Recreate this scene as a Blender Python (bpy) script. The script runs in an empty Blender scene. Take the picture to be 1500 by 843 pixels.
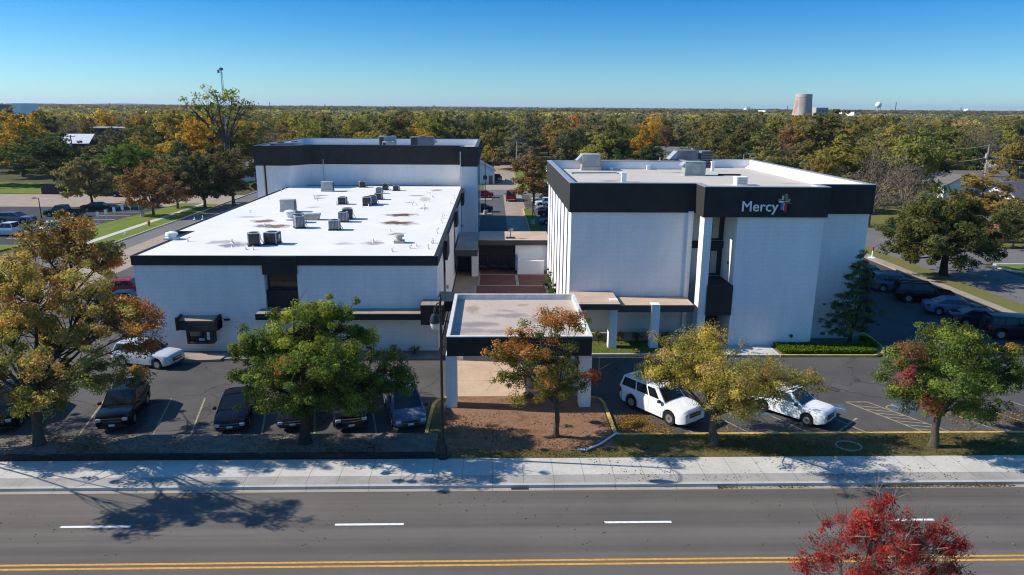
import bpy, bmesh, math, random
import numpy as np
from math import sin, cos, radians, sqrt, pi, atan2
from mathutils import Vector, Matrix

SC = bpy.context.scene
COL = SC.collection
random.seed(7)

# ------------------------------------------------------------------ camera
F, H = 1040.0, 18.0
PITCH, ROLL, YAW = radians(14.27), radians(0.42), radians(1.6)
fw = Vector((sin(YAW)*cos(PITCH), cos(YAW)*cos(PITCH), -sin(PITCH)))
r0 = Vector((cos(YAW), -sin(YAW), 0))
u0 = r0.cross(fw)
rt = cos(ROLL)*r0 + sin(ROLL)*u0
up = cos(ROLL)*u0 - sin(ROLL)*r0
def ray(x, y):
    return fw + (x-750)/F*rt + (421.5-y)/F*up
def G(x, y, z=0.0):                      # survey: photo direction meets a level z
    d = ray(x, y); t = (z-H)/d.z
    return d.x*t, d.y*t
def V(x, y, Y):                          # survey: photo direction meets the plane at depth Y
    d = ray(x, y); t = Y/d.y
    return d.x*t, d.z*t+H
def PX(X, Y, Z):
    p = Vector((X, Y, Z-H)); d = p.dot(fw)
    return 750+F*p.dot(rt)/d, 421.5-F*p.dot(up)/d
cam = bpy.data.cameras.new('camera')
cam.sensor_fit = 'HORIZONTAL'; cam.sensor_width = 36; cam.lens = 36*F/1500
cam.clip_start = 0.1; cam.clip_end = 60000
co = bpy.data.objects.new('camera', cam); COL.objects.link(co)
co.matrix_world = Matrix(((rt.x, up.x, -fw.x, 0), (rt.y, up.y, -fw.y, 0), (rt.z, up.z, -fw.z, H), (0, 0, 0, 1)))
SC.camera = co

# ------------------------------------------------------------------ light
SUN = Vector((-12.3, 1.35, 8.75)).normalized()
EL, AZ = math.asin(SUN.z), atan2(SUN.x, SUN.y)
w = bpy.data.worlds.new('World'); SC.world = w; w.use_nodes = True
nt = w.node_tree; bg = nt.nodes['Background']
sky = nt.nodes.new('ShaderNodeTexSky'); sky.sky_type = 'NISHITA'; sky.sun_disc = False
sky.sun_elevation = EL; sky.sun_rotation = AZ
sky.air_density = 1.0; sky.dust_density = 0.35; sky.ozone_density = 3.0; sky.altitude = 300
hs = nt.nodes.new('ShaderNodeHueSaturation'); hs.inputs['Saturation'].default_value = 1.32
nt.links.new(sky.outputs[0], hs.inputs['Color'])
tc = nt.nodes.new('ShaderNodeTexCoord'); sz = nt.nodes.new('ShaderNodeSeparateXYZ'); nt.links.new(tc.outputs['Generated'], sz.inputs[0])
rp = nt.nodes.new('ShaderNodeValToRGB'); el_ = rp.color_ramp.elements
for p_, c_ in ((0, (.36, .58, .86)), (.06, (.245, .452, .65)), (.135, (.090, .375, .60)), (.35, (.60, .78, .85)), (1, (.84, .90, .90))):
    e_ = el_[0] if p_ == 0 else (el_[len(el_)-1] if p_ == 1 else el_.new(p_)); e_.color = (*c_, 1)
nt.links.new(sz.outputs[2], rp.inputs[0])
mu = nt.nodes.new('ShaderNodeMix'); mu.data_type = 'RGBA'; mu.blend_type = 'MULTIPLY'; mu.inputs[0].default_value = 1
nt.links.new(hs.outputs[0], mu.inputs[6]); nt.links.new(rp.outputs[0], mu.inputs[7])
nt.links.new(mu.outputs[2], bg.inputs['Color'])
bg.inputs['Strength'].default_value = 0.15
ld = bpy.data.lights.new('sun', 'SUN'); ld.energy = 4.6; ld.angle = radians(0.53); ld.color = (1.0, 0.93, 0.83)
lo = bpy.data.objects.new('sun', ld); COL.objects.link(lo)
lo.rotation_euler = SUN.to_track_quat('Z', 'Y').to_euler(); lo.location = (0, 0, 60)
SC.view_settings.view_transform = 'Standard'; SC.view_settings.look = 'None'
SC.view_settings.gamma = 1; SC.view_settings.exposure = 0.5
SC.cycles.use_denoising = True; SC.cycles.filter_width = 1.1
SC.cycles.max_bounces = 6; SC.cycles.diffuse_bounces = 3; SC.cycles.glossy_bounces = 3
SC.cycles.transmission_bounces = 4; SC.cycles.transparent_max_bounces = 8

# ------------------------------------------------------------------ materials
MATS = {}
class N:
    def __init__(s, name):
        s.m = bpy.data.materials.new(name); s.m.use_nodes = True
        s.t = s.m.node_tree; s.b = s.t.nodes['Principled BSDF']; s.out = s.t.nodes['Material Output']
        MATS[name] = s.m; s._co = None
    def n(s, typ, **kw):
        x = s.t.nodes.new(typ)
        for k, v in kw.items(): setattr(x, k, v)
        return x
    def l(s, a, b): s.t.links.new(a, b)
    def co(s):
        if not s._co: s._co = s.n('ShaderNodeTexCoord').outputs['Object']
        return s._co
    def setv(s, inp, v):
        if hasattr(v, 'is_output') or hasattr(v, 'links'): s.l(v, inp)
        else: inp.default_value = v
    def math(s, op, a, b=0.0, clamp=False):
        x = s.n('ShaderNodeMath', operation=op); x.use_clamp = clamp
        s.setv(x.inputs[0], a); s.setv(x.inputs[1], b); return x.outputs[0]
    def scale(s, v):
        x = s.n('ShaderNodeMapping'); s.l(s.co(), x.inputs[0]); x.inputs['Scale'].default_value = v; return x.outputs[0]
    def noise(s, sc, det=5, rough=.6, vec=None, dist=0):
        x = s.n('ShaderNodeTexNoise'); x.inputs['Scale'].default_value = sc; x.inputs['Detail'].default_value = det
        x.inputs['Roughness'].default_value = rough; x.inputs['Distortion'].default_value = dist
        s.l(vec or s.co(), x.inputs['Vector']); return x.outputs['Fac']
    def ramp(s, f, stops):
        x = s.n('ShaderNodeValToRGB'); e = x.color_ramp.elements
        while len(e) < len(stops): e.new(.5)
        for q, (p, c) in zip(e, stops):
            q.position = p; q.color = (c, c, c, 1) if isinstance(c, (int, float)) else (*c, 1)
        s.setv(x.inputs[0], f); return x.outputs[0]
    def mix(s, f, a, b, mode='MIX'):
        x = s.n('ShaderNodeMix', data_type='RGBA', blend_type=mode)
        s.setv(x.inputs[0], f)
        for i, v in ((6, a), (7, b)):
            if isinstance(v, tuple): x.inputs[i].default_value = (*v, 1) if len(v) == 3 else v
            else: s.l(v, x.inputs[i])
        return x.outputs[2]
    def bump(s, h, st=.3, d=.02):
        x = s.n('ShaderNodeBump'); x.inputs['Strength'].default_value = st; x.inputs['Distance'].default_value = d
        s.l(h, x.inputs['Height']); s.l(x.outputs[0], s.b.inputs['Normal'])
    def base(s, c, rough=.8, spec=.3, metal=0.0):
        if isinstance(c, tuple): s.b.inputs['Base Color'].default_value = (*c, 1)
        else: s.l(c, s.b.inputs['Base Color'])
        s.b.inputs['Roughness'].default_value = rough; s.b.inputs['Specular IOR Level'].default_value = spec
        s.b.inputs['Metallic'].default_value = metal
        return s
    def stains(s, c, lst, dist=.6, nsc=.6):
        sx = s.n('ShaderNodeSeparateXYZ'); s.l(s.co(), sx.inputs[0])
        nz = s.math('MULTIPLY', s.math('SUBTRACT', s.noise(nsc, 4, .65), .5), dist*2)
        for (cx, cy, rx, ry, ang, col, st) in lst:
            a, b = cos(ang), sin(ang)
            x = s.math('SUBTRACT', sx.outputs[0], cx); y = s.math('SUBTRACT', sx.outputs[1], cy)
            uu = s.math('DIVIDE', s.math('ADD', s.math('MULTIPLY', x, a), s.math('MULTIPLY', y, b)), rx)
            vv = s.math('DIVIDE', s.math('SUBTRACT', s.math('MULTIPLY', y, a), s.math('MULTIPLY', x, b)), ry)
            d = s.math('SQRT', s.math('ADD', s.math('MULTIPLY', uu, uu), s.math('MULTIPLY', vv, vv)))
            mk = s.ramp(s.math('ADD', d, nz), [(.45, st), (1.0, 0)])
            c = s.mix(mk, c, col)
        return c
def plain(name, col, rough=.7, spec=.3, metal=0.0, var=.15, sc=1.5, bump=0.0, bs=20):
    q = N(name)
    f = q.noise(sc, 5, .65)
    lo_ = tuple(max(0, c*(1-var)) for c in col); hi = tuple(min(1, c*(1+var)) for c in col)
    q.base(q.ramp(f, [(.3, lo_), (.7, hi)]), rough, spec, metal)
    if bump: q.bump(q.noise(bs, 3), bump, .02)
    return q.m

def painted_brick(name, col, var=.07):
    q = N(name)
    sx = q.n('ShaderNodeSeparateXYZ'); q.l(q.co(), sx.inputs[0])
    cx = q.n('ShaderNodeCombineXYZ'); q.l(q.math('ADD', sx.outputs[0], sx.outputs[1]), cx.inputs[0]); q.l(sx.outputs[2], cx.inputs[1])
    br = q.n('ShaderNodeTexBrick'); q.l(cx.outputs[0], br.inputs['Vector'])
    br.inputs['Scale'].default_value = 1; br.inputs['Brick Width'].default_value = .30; br.inputs['Row Height'].default_value = .10
    br.inputs['Mortar Size'].default_value = .012; br.inputs['Mortar Smooth'].default_value = .4
    a = tuple(c*(1-var) for c in col)
    br.inputs['Color1'].default_value = (*col, 1); br.inputs['Color2'].default_value = (*a, 1)
    br.inputs['Mortar'].default_value = (*[c*.84 for c in col], 1)
    f = q.noise(.5, 6, .7, q.scale((1, 1, .35)))
    c = q.mix(1.0, br.outputs['Color'], q.ramp(f, [(.25, .88), (.6, 1.0)]), 'MULTIPLY')
    f2 = q.noise(2.2, 4, .6, q.scale((1.5, 1.5, .08)))
    c = q.mix(q.ramp(f2, [(.52, 0), (.8, .38)]), c, tuple(x*.72 for x in (.80, .78, .74)))
    q.base(c, .75, .25); q.bump(br.outputs['Fac'], -.25, .01)
    return q.m
M = {}
M['white_brick'] = painted_brick('white_brick', (.84, .82, .79))
M['white_paint'] = plain('white_paint', (.80, .80, .80), .6, var=.04, sc=.7)
def fascia_mat():
    q = N('dark_fascia')
    sx = q.n('ShaderNodeSeparateXYZ'); q.l(q.co(), sx.inputs[0])
    cx = q.n('ShaderNodeCombineXYZ'); q.l(q.math('ADD', sx.outputs[0], sx.outputs[1]), cx.inputs[0])
    wv = q.n('ShaderNodeTexWave'); wv.inputs['Scale'].default_value = .55; q.l(cx.outputs[0], wv.inputs['Vector'])
    f = q.noise(.9, 6, .7)
    q.base(q.ramp(f, [(.3, (.026, .026, .025)), (.7, (.040, .039, .037))]), .8, .15)
    q.bump(q.ramp(wv.outputs['Fac'], [(.02, 0), (.10, 1)]), .25, .015)
    return q.m
M['fascia'] = fascia_mat()
M['grey_fascia'] = plain('grey_fascia', (.055, .054, .050), .5, .4, var=.12, sc=.8)
def flat_roof(name, col, st, seam=True, dirt=.14, sd=.6, sn=.6):
    q = N(name)
    f = q.noise(.25, 6, .7); f2 = q.noise(3.0, 5, .7)
    c = q.ramp(f, [(.3, tuple(x*.9 for x in col)), (.62, col)])
    c = q.mix(q.ramp(f2, [(.5, 0), (.8, dirt)]), c, tuple(x*.6 for x in col))
    if seam:
        sx = q.n('ShaderNodeSeparateXYZ'); q.l(q.co(), sx.inputs[0])
        for ax, per in ((0, 1.9), (1, 7.5)):
            t_ = q.math('PINGPONG', sx.outputs[ax], per/2)
            c = q.mix(q.ramp(t_, [(0, .28), (.03, 0)]), c, tuple(x*.7 for x in col))
    c = q.stains(c, st, sd, sn)
    q.base(c, .7, .25); q.bump(f2, .12, .02)
    return q.m
def asphalt(name, col, streak=False, cracks=True, var=.2, st=()):
    q = N(name)
    f = q.noise(.22, 7, .65)
    c = q.ramp(f, [(.3, tuple(x*(1-var) for x in col)), (.7, tuple(x*(1+var) for x in col))])
    g = q.noise(28, 3, .8)
    c = q.mix(1.0, c, q.ramp(g, [(.3, .72), (.7, 1.22)]), 'MULTIPLY')
    if streak:
        f3 = q.noise(1.0, 5, .6, q.scale((.012, .9, 1)))
        c = q.mix(1.0, c, q.ramp(f3, [(.33, .70), (.67, 1.16)]), 'MULTIPLY')
        f4 = q.noise(.7, 4, .6, q.scale((.05, 2.2, 1)))
        c = q.mix(q.ramp(f4, [(.62, 0), (.75, .25)]), c, tuple(x*.6 for x in col))
        f5 = q.noise(5, 2, .5); c = q.mix(q.ramp(f5, [(.70, 0), (.74, .5)]), c, tuple(x*.45 for x in col))
    if cracks:
        v = q.n('ShaderNodeTexVoronoi', feature='DISTANCE_TO_EDGE'); v.inputs['Scale'].default_value = .16
        wn = q.n('ShaderNodeTexNoise'); wn.inputs['Scale'].default_value = .8; q.l(q.co(), wn.inputs['Vector'])
        ad = q.n('ShaderNodeVectorMath', operation='MULTIPLY_ADD'); ad.inputs[1].default_value = (2.2, 2.2, 0)
        q.l(wn.outputs['Color'], ad.inputs[0]); q.l(q.co(), ad.inputs[2]); q.l(ad.outputs[0], v.inputs['Vector'])
        c = q.mix(q.ramp(v.outputs['Distance'], [(.004, .75), (.010, 0)]), c, tuple(x*.35 for x in col))
    if st: c = q.stains(c, st)
    q.base(c, .88, .25); q.bump(g, .25, .01)
    return q.m
M['road'] = asphalt('road_asphalt', (.136, .120, .104), True, False, .10)
M['lot'] = asphalt('lot_asphalt', (.086, .080, .074), False, True, .28)
M['lot_new'] = asphalt('new_asphalt', (.040, .042, .046), False, False, .15)
M['side_road'] = asphalt('side_road_asphalt', (.155, .145, .138), False, True, .12)
def concrete(name, col, jx=0, jy=0, var=.12, st=()):
    q = N(name)
    f = q.noise(.5, 7, .7); g = q.noise(9, 5, .7)
    c = q.ramp(f, [(.3, tuple(x*(1-var) for x in col)), (.7, tuple(min(1, x*(1+var)) for x in col))])
    c = q.mix(1.0, c, q.ramp(g, [(.3, .86), (.7, 1.08)]), 'MULTIPLY')
    sx = q.n('ShaderNodeSeparateXYZ'); q.l(q.co(), sx.inputs[0])
    for ax, per in ((0, jx), (1, jy)):
        if per:
            t_ = q.math('PINGPONG', sx.outputs[ax], per/2)
            c = q.mix(q.ramp(t_, [(.012, .7), (.03, 0)]), c, tuple(x*.45 for x in col))
    if st: c = q.stains(c, st)
    q.base(c, .85, .25); q.bump(g, .2, .01)
    return q.m
M['walk'] = concrete('walk_concrete', (.52, .495, .44), 1.52, 0)
M['pavers'] = concrete('paver_concrete', (.33, .31, .28), 1.52, 0, .2)
M['kerb'] = concrete('kerb_concrete', (.44, .42, .38), 3.0, 0)
M['tan'] = concrete('tan_concrete', (.34, .265, .20), 4.5, 4.5, .18)
M['slab'] = concrete('slab_concrete', (.50, .37, .27), 0, 3.0, .15)
M['gutter'] = concrete('gutter_concrete', (.36, .31, .25), 3.0, 0, .15)
M['stone'] = plain('dark_stone', (.020, .019, .019), .9, var=.5, sc=6, bump=.6, bs=12)
M['yellow'] = plain('yellow_paint', (.52, .36, .10), .8, var=.35, sc=2.5)
M['lane_yellow'] = plain('lane_yellow', (.60, .295, .045), .7, var=.28, sc=5)
M['lane_white'] = plain('lane_white', (.74, .74, .71), .7, var=.22, sc=6)
M['faded'] = plain('faded_paint', (.30, .25, .16), .85, var=.5, sc=3)
M['faded_white'] = plain('faded_white', (.24, .24, .23), .85, var=.4, sc=3)
M['faded_blue'] = plain('faded_blue', (.065, .105, .16), .85, var=.6, sc=5)
def ground_mat(name, a, b, c3, sc=.35, fine=9):
    q = N(name)
    f = q.noise(sc, 7, .68); g = q.noise(fine, 5, .8)
    c = q.ramp(f, [(.32, a), (.5, b), (.68, c3)])
    c = q.mix(1.0, c, q.ramp(g, [(.3, .55), (.7, 1.35)]), 'MULTIPLY')
    q.base(c, .95, .1); q.bump(g, .8, .06)
    return q.m
M['earth'] = ground_mat('earth', (.075, .085, .030), (.095, .090, .038), (.12, .095, .055), .06, 2.5)
M['grass'] = ground_mat('grass_ground', (.085, .12, .022), (.12, .15, .03), (.17, .15, .06), .5)
M['lawn'] = ground_mat('lawn_ground', (.11, .17, .022), (.15, .20, .03), (.19, .20, .05), .5)
M['drygrass'] = ground_mat('dry_grass_ground', (.16, .13, .055), (.17, .16, .05), (.13, .15, .035), .4)
M['patchy'] = ground_mat('patchy_grass_ground', (.085, .085, .03), (.15, .125, .05), (.18, .115, .07), .7)
M['dirt'] = ground_mat('dirt', (.14, .085, .05), (.28, .155, .092), (.25, .15, .10), .8)
M['mulch'] = ground_mat('mulch', (.13, .11, .09), (.20, .165, .13), (.26, .21, .16), 1.1, 6)
def brick_pave():
    q = N('red_brick_paving')
    br = q.n('ShaderNodeTexBrick'); q.l(q.co(), br.inputs['Vector']); br.inputs['Scale'].default_value = 1
    br.inputs['Brick Width'].default_value = .3; br.inputs['Row Height'].default_value = .15; br.inputs['Mortar Size'].default_value = .01
    br.inputs['Color1'].default_value = (.16, .050, .038, 1); br.inputs['Color2'].default_value = (.22, .075, .055, 1); br.inputs['Mortar'].default_value = (.09, .06, .05, 1)
    f = q.noise(.6, 5, .7)
    q.base(q.mix(q.ramp(f, [(.45, 0), (.8, .5)]), br.outputs['Color'], (.22, .13, .11)), .85, .2)
    return q.m
M['brickpave'] = brick_pave()
def glass(name, col, rough=.06):
    q = N(name); q.base(col, rough, .6); return q.m
M['glass'] = glass('dark_glass', (.012, .014, .017))
M['carglass'] = glass('car_glass', (.010, .012, .015), .03)
M['metal'] = plain('galvanised_metal', (.42, .43, .44), .5, .5, .5, .15, 4)
M['unit_grey'] = plain('unit_grey', (.36, .37, .37), .6, .4, 0, .1, 3)
M['unit_beige'] = plain('unit_beige', (.40, .38, .33), .6, .4, 0, .12, 3)
M['unit_green'] = plain('unit_green', (.27, .33, .31), .6, .4, 0, .12, 3)
M['unit_dark'] = plain('unit_dark_slate', (.16, .16, .19), .6, .4, 0, .15, 3)
def fins(name, c1, c2, sc):
    q = N(name)
    sx = q.n('ShaderNodeSeparateXYZ'); q.l(q.co(), sx.inputs[0])
    f = q.math('PINGPONG', q.math('ADD', sx.outputs[0], sx.outputs[1]), sc)
    q.base(q.ramp(q.math('DIVIDE', f, sc), [(.35, c1), (.6, c2)]), .5, .4); return q.m
M['coil'] = fins('condenser_coil', (.015, .016, .018), (.055, .057, .062), .035)
M['coil_grey'] = fins('condenser_louvre', (.07, .08, .09), (.26, .28, .30), .06)  # grey slats, paler and wider spaced than the dark coil
M['black'] = plain('black_metal', (.014, .014, .015), .45, .5, 0, .2, 6)
M['rubber'] = plain('rubber', (.018, .018, .018), .8, .2, 0, .2, 6)
M['rim'] = plain('alloy', (.45, .46, .47), .35, .5, .7, .05, 3)
M['chrome'] = plain('chrome', (.60, .61, .63), .18, .6, .9, .05, 3)
M['trim'] = plain('black_trim', (.02, .02, .021), .55, .4, 0, .2, 5)
M['headlamp'] = plain('headlamp', (.52, .54, .56), .12, .6, .2, .1, 9)
M['tail'] = plain('tail_lamp', (.28, .010, .010), .2, .5, 0, .1, 9)
M['plate'] = plain('plate_white', (.6, .62, .66), .5, .4, 0, .05, 9)
M['wood'] = plain('pole_wood', (.15, .12, .10), .9, .1, 0, .25, 3)
M['pale_wood'] = plain('pole_pale', (.32, .29, .25), .9, .1, 0, .2, 3)
M['letter'] = plain('letter_white', (.78, .79, .80), .45, .4, 0, .02, 3)
M['red_paint'] = plain('red_paint', (.30, .03, .02), .5, .4, 0, .15, 5)
M['pvc'] = plain('white_pvc', (.80, .80, .78), .5, .4, 0, .05, 3)
M['lantern'] = plain('lantern_glass', (.62, .60, .52), .2, .5, 0, .05, 3)
for nm, c in (('gold', (.40, .30, .14)), ('greencross', (.16, .22, .18)), ('bluecross', (.10, .15, .38)), ('redcross', (.35, .035, .05)), ('tancross', (.55, .45, .32))):
    M[nm] = plain('sign_'+nm, c, .5, .4, 0, .05, 3)
def paint():
    q = N('car_paint')
    oi = q.n('ShaderNodeObjectInfo'); f = q.noise(3, 5, .7)
    c = q.mix(1.0, oi.outputs['Color'], q.ramp(f, [(.3, .90), (.7, 1.0)]), 'MULTIPLY')
    q.base(c, .7, .0); q.b.inputs['Coat Weight'].default_value = .6; q.b.inputs['Coat Roughness'].default_value = .06
    return q.m
M['paint'] = paint()
def objcol(name, rough=.8, var=.12, sc=1.0):
    q = N(name); oi = q.n('ShaderNodeObjectInfo'); f = q.noise(sc, 5, .7)
    q.base(q.mix(1.0, oi.outputs['Color'], q.ramp(f, [(.3, 1-var), (.7, 1+var)]), 'MULTIPLY'), rough, .25); return q.m
M['any'] = objcol('weathered_paint'); M['shingle'] = objcol('roof_shingle', .9, .3, 2.5)
def leaf_mat(name, usecol=True, tr=.46):
    q = N(name); t = q.t
    at = q.n('ShaderNodeAttribute'); at.attribute_name = 'Col'
    oi = q.n('ShaderNodeObjectInfo')
    c = q.mix(1.0, at.outputs['Color'], oi.outputs['Color'], 'MULTIPLY')
    t.nodes.remove(q.b)
    d = q.n('ShaderNodeBsdfDiffuse'); q.l(c, d.inputs['Color'])
    tl = q.n('ShaderNodeBsdfTranslucent'); q.l(q.mix(1.0, c, (1.35, 1.25, .7), 'MULTIPLY'), tl.inputs['Color'])
    mx = q.n('ShaderNodeMixShader'); mx.inputs[0].default_value = tr
    q.l(d.outputs[0], mx.inputs[1]); q.l(tl.outputs[0], mx.inputs[2])
    q.l(mx.outputs[0], q.out.inputs['Surface']); return q.m
M['leaf'] = leaf_mat('leaf')
def bark_mat(name, col):
    q = N(name); f = q.noise(2.0, 6, .75, q.scale((6, 6, 1.2)))
    q.base(q.ramp(f, [(.3, tuple(c*.55 for c in col)), (.7, tuple(c*1.3 for c in col))]), .95, .1); q.bump(f, .8, .04); return q.m
M['bark'] = bark_mat('bark', (.095, .078, .062)); M['dbark'] = bark_mat('dark_bark', (.05, .042, .036)); M['twig'] = bark_mat('pale_twig', (.21, .165, .135))

# ------------------------------------------------------------------ mesh helpers
class MB:
    def __init__(s): s.v = []; s.f = []; s.mi = []
    def add(s, vs, fs, mi=0):
        o = len(s.v); s.v += [tuple(p) for p in vs]
        for f in fs: s.f.append([i+o for i in f]); s.mi.append(mi)
        return s
    def box(s, x0, x1, y0, y1, z0, z1, mi=0):
        return s.add([(x0, y0, z0), (x1, y0, z0), (x1, y1, z0), (x0, y1, z0), (x0, y0, z1), (x1, y0, z1), (x1, y1, z1), (x0, y1, z1)],
              [(3, 2, 1, 0), (4, 5, 6, 7), (0, 1, 5, 4), (1, 2, 6, 5), (2, 3, 7, 6), (3, 0, 4, 7)], mi)
    def obox(s, c, ax, hx, hy, z0, z1, mi=0):
        a, b = cos(ax), sin(ax)
        P = [(c[0]+a*x-b*y, c[1]+b*x+a*y) for x, y in ((-hx, -hy), (hx, -hy), (hx, hy), (-hx, hy))]
        return s.prism(P, z0, z1, mi)
    def prism(s, poly, z0, z1, mi=0):
        n = len(poly)
        if sum(poly[i][0]*poly[(i+1) % n][1]-poly[(i+1) % n][0]*poly[i][1] for i in range(n)) < 0: poly = poly[::-1]
        return s.add([(x, y, z0) for x, y in poly]+[(x, y, z1) for x, y in poly],
              [tuple(range(n-1, -1, -1)), tuple(range(n, 2*n))]+[(i, (i+1) % n, n+(i+1) % n, n+i) for i in range(n)], mi)
    def tube(s, pts, rad, n=6, mi=0, cap=True):
        pts = [Vector(p) for p in pts]
        if not hasattr(rad, '__len__'): rad = [rad]*len(pts)
        vs = []; fs = []
        a = None
        for i, p in enumerate(pts):
            d = (pts[min(i+1, len(pts)-1)]-pts[max(i-1, 0)])
            d = d.normalized() if d.length > 1e-9 else Vector((0, 0, 1))
            if a is None: a = d.orthogonal().normalized()
            else:
                a = a-d*a.dot(d); a = a.normalized() if a.length > 1e-6 else d.orthogonal().normalized()
            b = d.cross(a)
            for k in range(n):
                q = 2*pi*k/n; vs.append(p+(a*cos(q)+b*sin(q))*rad[i])
        for i in range(len(pts)-1):
            for k in range(n):
                fs.append((i*n+k, i*n+(k+1) % n, (i+1)*n+(k+1) % n, (i+1)*n+k))
        if cap: fs += [tuple(range(n-1, -1, -1)), tuple(range((len(pts)-1)*n, len(pts)*n))]
        return s.add(vs, fs, mi)
    def lathe(s, c, prof, n=12, mi=0):
        vs = []; fs = []
        for r, z in prof:
            for k in range(n): vs.append((c[0]+r*cos(2*pi*k/n), c[1]+r*sin(2*pi*k/n), c[2]+z))
        for i in range(len(prof)-1):
            for k in range(n): fs.append((i*n+k, i*n+(k+1) % n, (i+1)*n+(k+1) % n, (i+1)*n+k))
        fs += [tuple(range(n-1, -1, -1)), tuple(range((len(prof)-1)*n, len(prof)*n))]
        return s.add(vs, fs, mi)
    def mesh(s, name, mats, smooth=0, bevel=0):
        me = bpy.data.meshes.new(name); me.from_pydata(s.v, [], s.f)
        if not isinstance(mats, (list, tuple)): mats = [mats]
        for m in mats: me.materials.append(m)
        me.polygons.foreach_set('material_index', s.mi)
        if smooth or bevel:
            bm = bmesh.new(); bm.from_mesh(me)
            if bevel:
                bmesh.ops.remove_doubles(bm, verts=bm.verts, dist=1e-5)
                es = [e for e in bm.edges if len(e.link_faces) == 2 and e.calc_face_angle(0) > .5]
                bmesh.ops.bevel(bm, geom=es, offset=bevel, segments=2, affect='EDGES', profile=.5, clamp_overlap=True)
            for f in bm.faces: f.smooth = True
            lim = radians(smooth or 35)
            for e in bm.edges:
                if len(e.link_faces) == 2 and e.calc_face_angle(0) > lim: e.smooth = False
            bm.to_mesh(me); bm.free()
        me.update(); return me
    def build(s, name, mats, parent=None, smooth=0, bevel=0):
        o = bpy.data.objects.new(name, s.mesh(name, mats, smooth, bevel)); COL.objects.link(o)
        if parent: o.parent = parent
        return o
def tag(o, label, cat, group=None):
    o['label'] = label; o['category'] = cat
    if group: o['group'] = group
    return o
def struct(o, kind='structure'): o['kind'] = kind; return o
def empty(name, label, cat, loc=(0, 0, 0), rz=0, group=None):
    o = bpy.data.objects.new(name, None); COL.objects.link(o); o.location = loc; o.rotation_euler = (0, 0, rz)
    o.empty_display_size = .3
    return tag(o, label, cat, group)
def copy_tree(o, parent=None):
    c = o.copy(); COL.objects.link(c)
    if parent: c.parent = parent
    for ch in list(o.children): copy_tree(ch, c)
    return c
def sheet(name, poly, z, m, th=0.0):
    b = MB()
    if th: b.prism(list(poly), z-th, z)
    else:
        n = len(poly); poly = list(poly)
        if sum(poly[i][0]*poly[(i+1) % n][1]-poly[(i+1) % n][0]*poly[i][1] for i in range(n)) < 0: poly = poly[::-1]
        b.add([(x, y, z) for x, y in poly], [tuple(range(n))])
    return struct(b.build(name, m))
def rect(x0, x1, y0, y1): return [(x0, y0), (x1, y0), (x1, y1), (x0, y1)]
def strip(name, pts, wd, z0, z1, m):
    """a kerb following a line of points on the ground"""
    b = MB(); P = [Vector((x, y)) for x, y in pts]; L = []; Rr = []
    for i, p in enumerate(P):
        d = (P[min(i+1, len(P)-1)]-P[max(i-1, 0)]).normalized(); nn = Vector((-d.y, d.x))*wd/2
        L.append(p+nn); Rr.append(p-nn)
    for i in range(len(P)-1):
        b.prism([tuple(L[i]), tuple(Rr[i]), tuple(Rr[i+1]), tuple(L[i+1])], z0, z1)
    o = b.build(name, m)
    bm = bmesh.new(); bm.from_mesh(o.data); bmesh.ops.remove_doubles(bm, verts=bm.verts, dist=1e-4)
    seen = {}
    for f in list(bm.faces):
        k = tuple(sorted(v.index for v in f.verts)); seen.setdefault(k, []).append(f)
    bmesh.ops.delete(bm, geom=[f for l in seen.values() if len(l) > 1 for f in l], context='FACES_ONLY')
    bm.to_mesh(o.data); bm.free()
    return struct(o)
HAZE = True
# ------------------------------------------------------------------ ground and roads
sheet('ground', rect(-16000, 16000, -300, 16000), -.08, M['earth'])
sheet('road', rect(-500, 500, 19.4, 30.85), 0, M['road'])
sheet('gutter', rect(-500, 500, 30.85, 31.12), .006, M['gutter'])
sheet('kerb', rect(-500, 500, 31.12, 31.32), .15, M['kerb'], .25)
sheet('paver_strip', rect(-500, 500, 31.322, 32.1), .146, M['pavers'], .2)
sheet('sidewalk', rect(-500, 500, 32.102, 33.85), .15, M['walk'], .2)
sheet('kerb', rect(-500, 500, 19.2, 19.398), .15, M['kerb'], .25)
sheet('verge', rect(-500, 500, -60, 19.198), .12, M['grass'], .2)
for y in (25.13, 25.40):
    sheet('lane_marking', rect(-500, 500, y-.06, y+.06), .005, M['lane_yellow'])
x = -18.95-11.97*20
while x < 400:
    sheet('lane_marking', rect(x, x+3.03, 28.02, 28.17), .005, M['lane_white']) if abs(x) < 60 else None
    x += 11.97
sheet('storm_drain', rect(.9, 1.75, 30.93, 31.11), .012, M['stone'])
sheet('planting_bed', rect(-90, -3.05, 34.06, 36.55), .30, M['mulch'], .4)
sheet('planting_bed', rect(-3.05, 90, 33.852, 36.55), .14, M['patchy'], .25)
dirt = [(-2.75, 34.5), (-1.2, 34.9), (1.0, 34.7), (3.2, 34.55), (6.6, 35.0), (6.75, 36.9), (6.75, 41.5), (5.8, 42.1), (-2.6, 42.1), (-3.2, 41.3), (-3.15, 39.5), (-2.5, 37.5)]
sheet('bare_earth', dirt, .15, M['dirt'])
sheet('island_lawn', [(-3.6, 36.552), (6.82, 36.552), (6.85, 41.6), (6.3, 42.0), (-3.0, 42.0), (-3.6, 41.2)], .12, M['patchy'], .2)
sheet('parking_lot', [(-90, 36.75), (-3.75, 36.75), (-3.72, 41.2), (-2.9, 42.0), (6.2, 42.0), (7.0, 41.4), (7.0, 36.75), (75, 36.75), (75, 49.6), (7.4, 49.6), (7.4, 50.2), (-4.2, 50.2), (-4.2, 49.2), (-41, 49.2), (-90, 49.2)], .0, M['lot'])
sheet('parking_lot', rect(-41.3, -26.2, 49.2, 118), .0, M['lot'])
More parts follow.
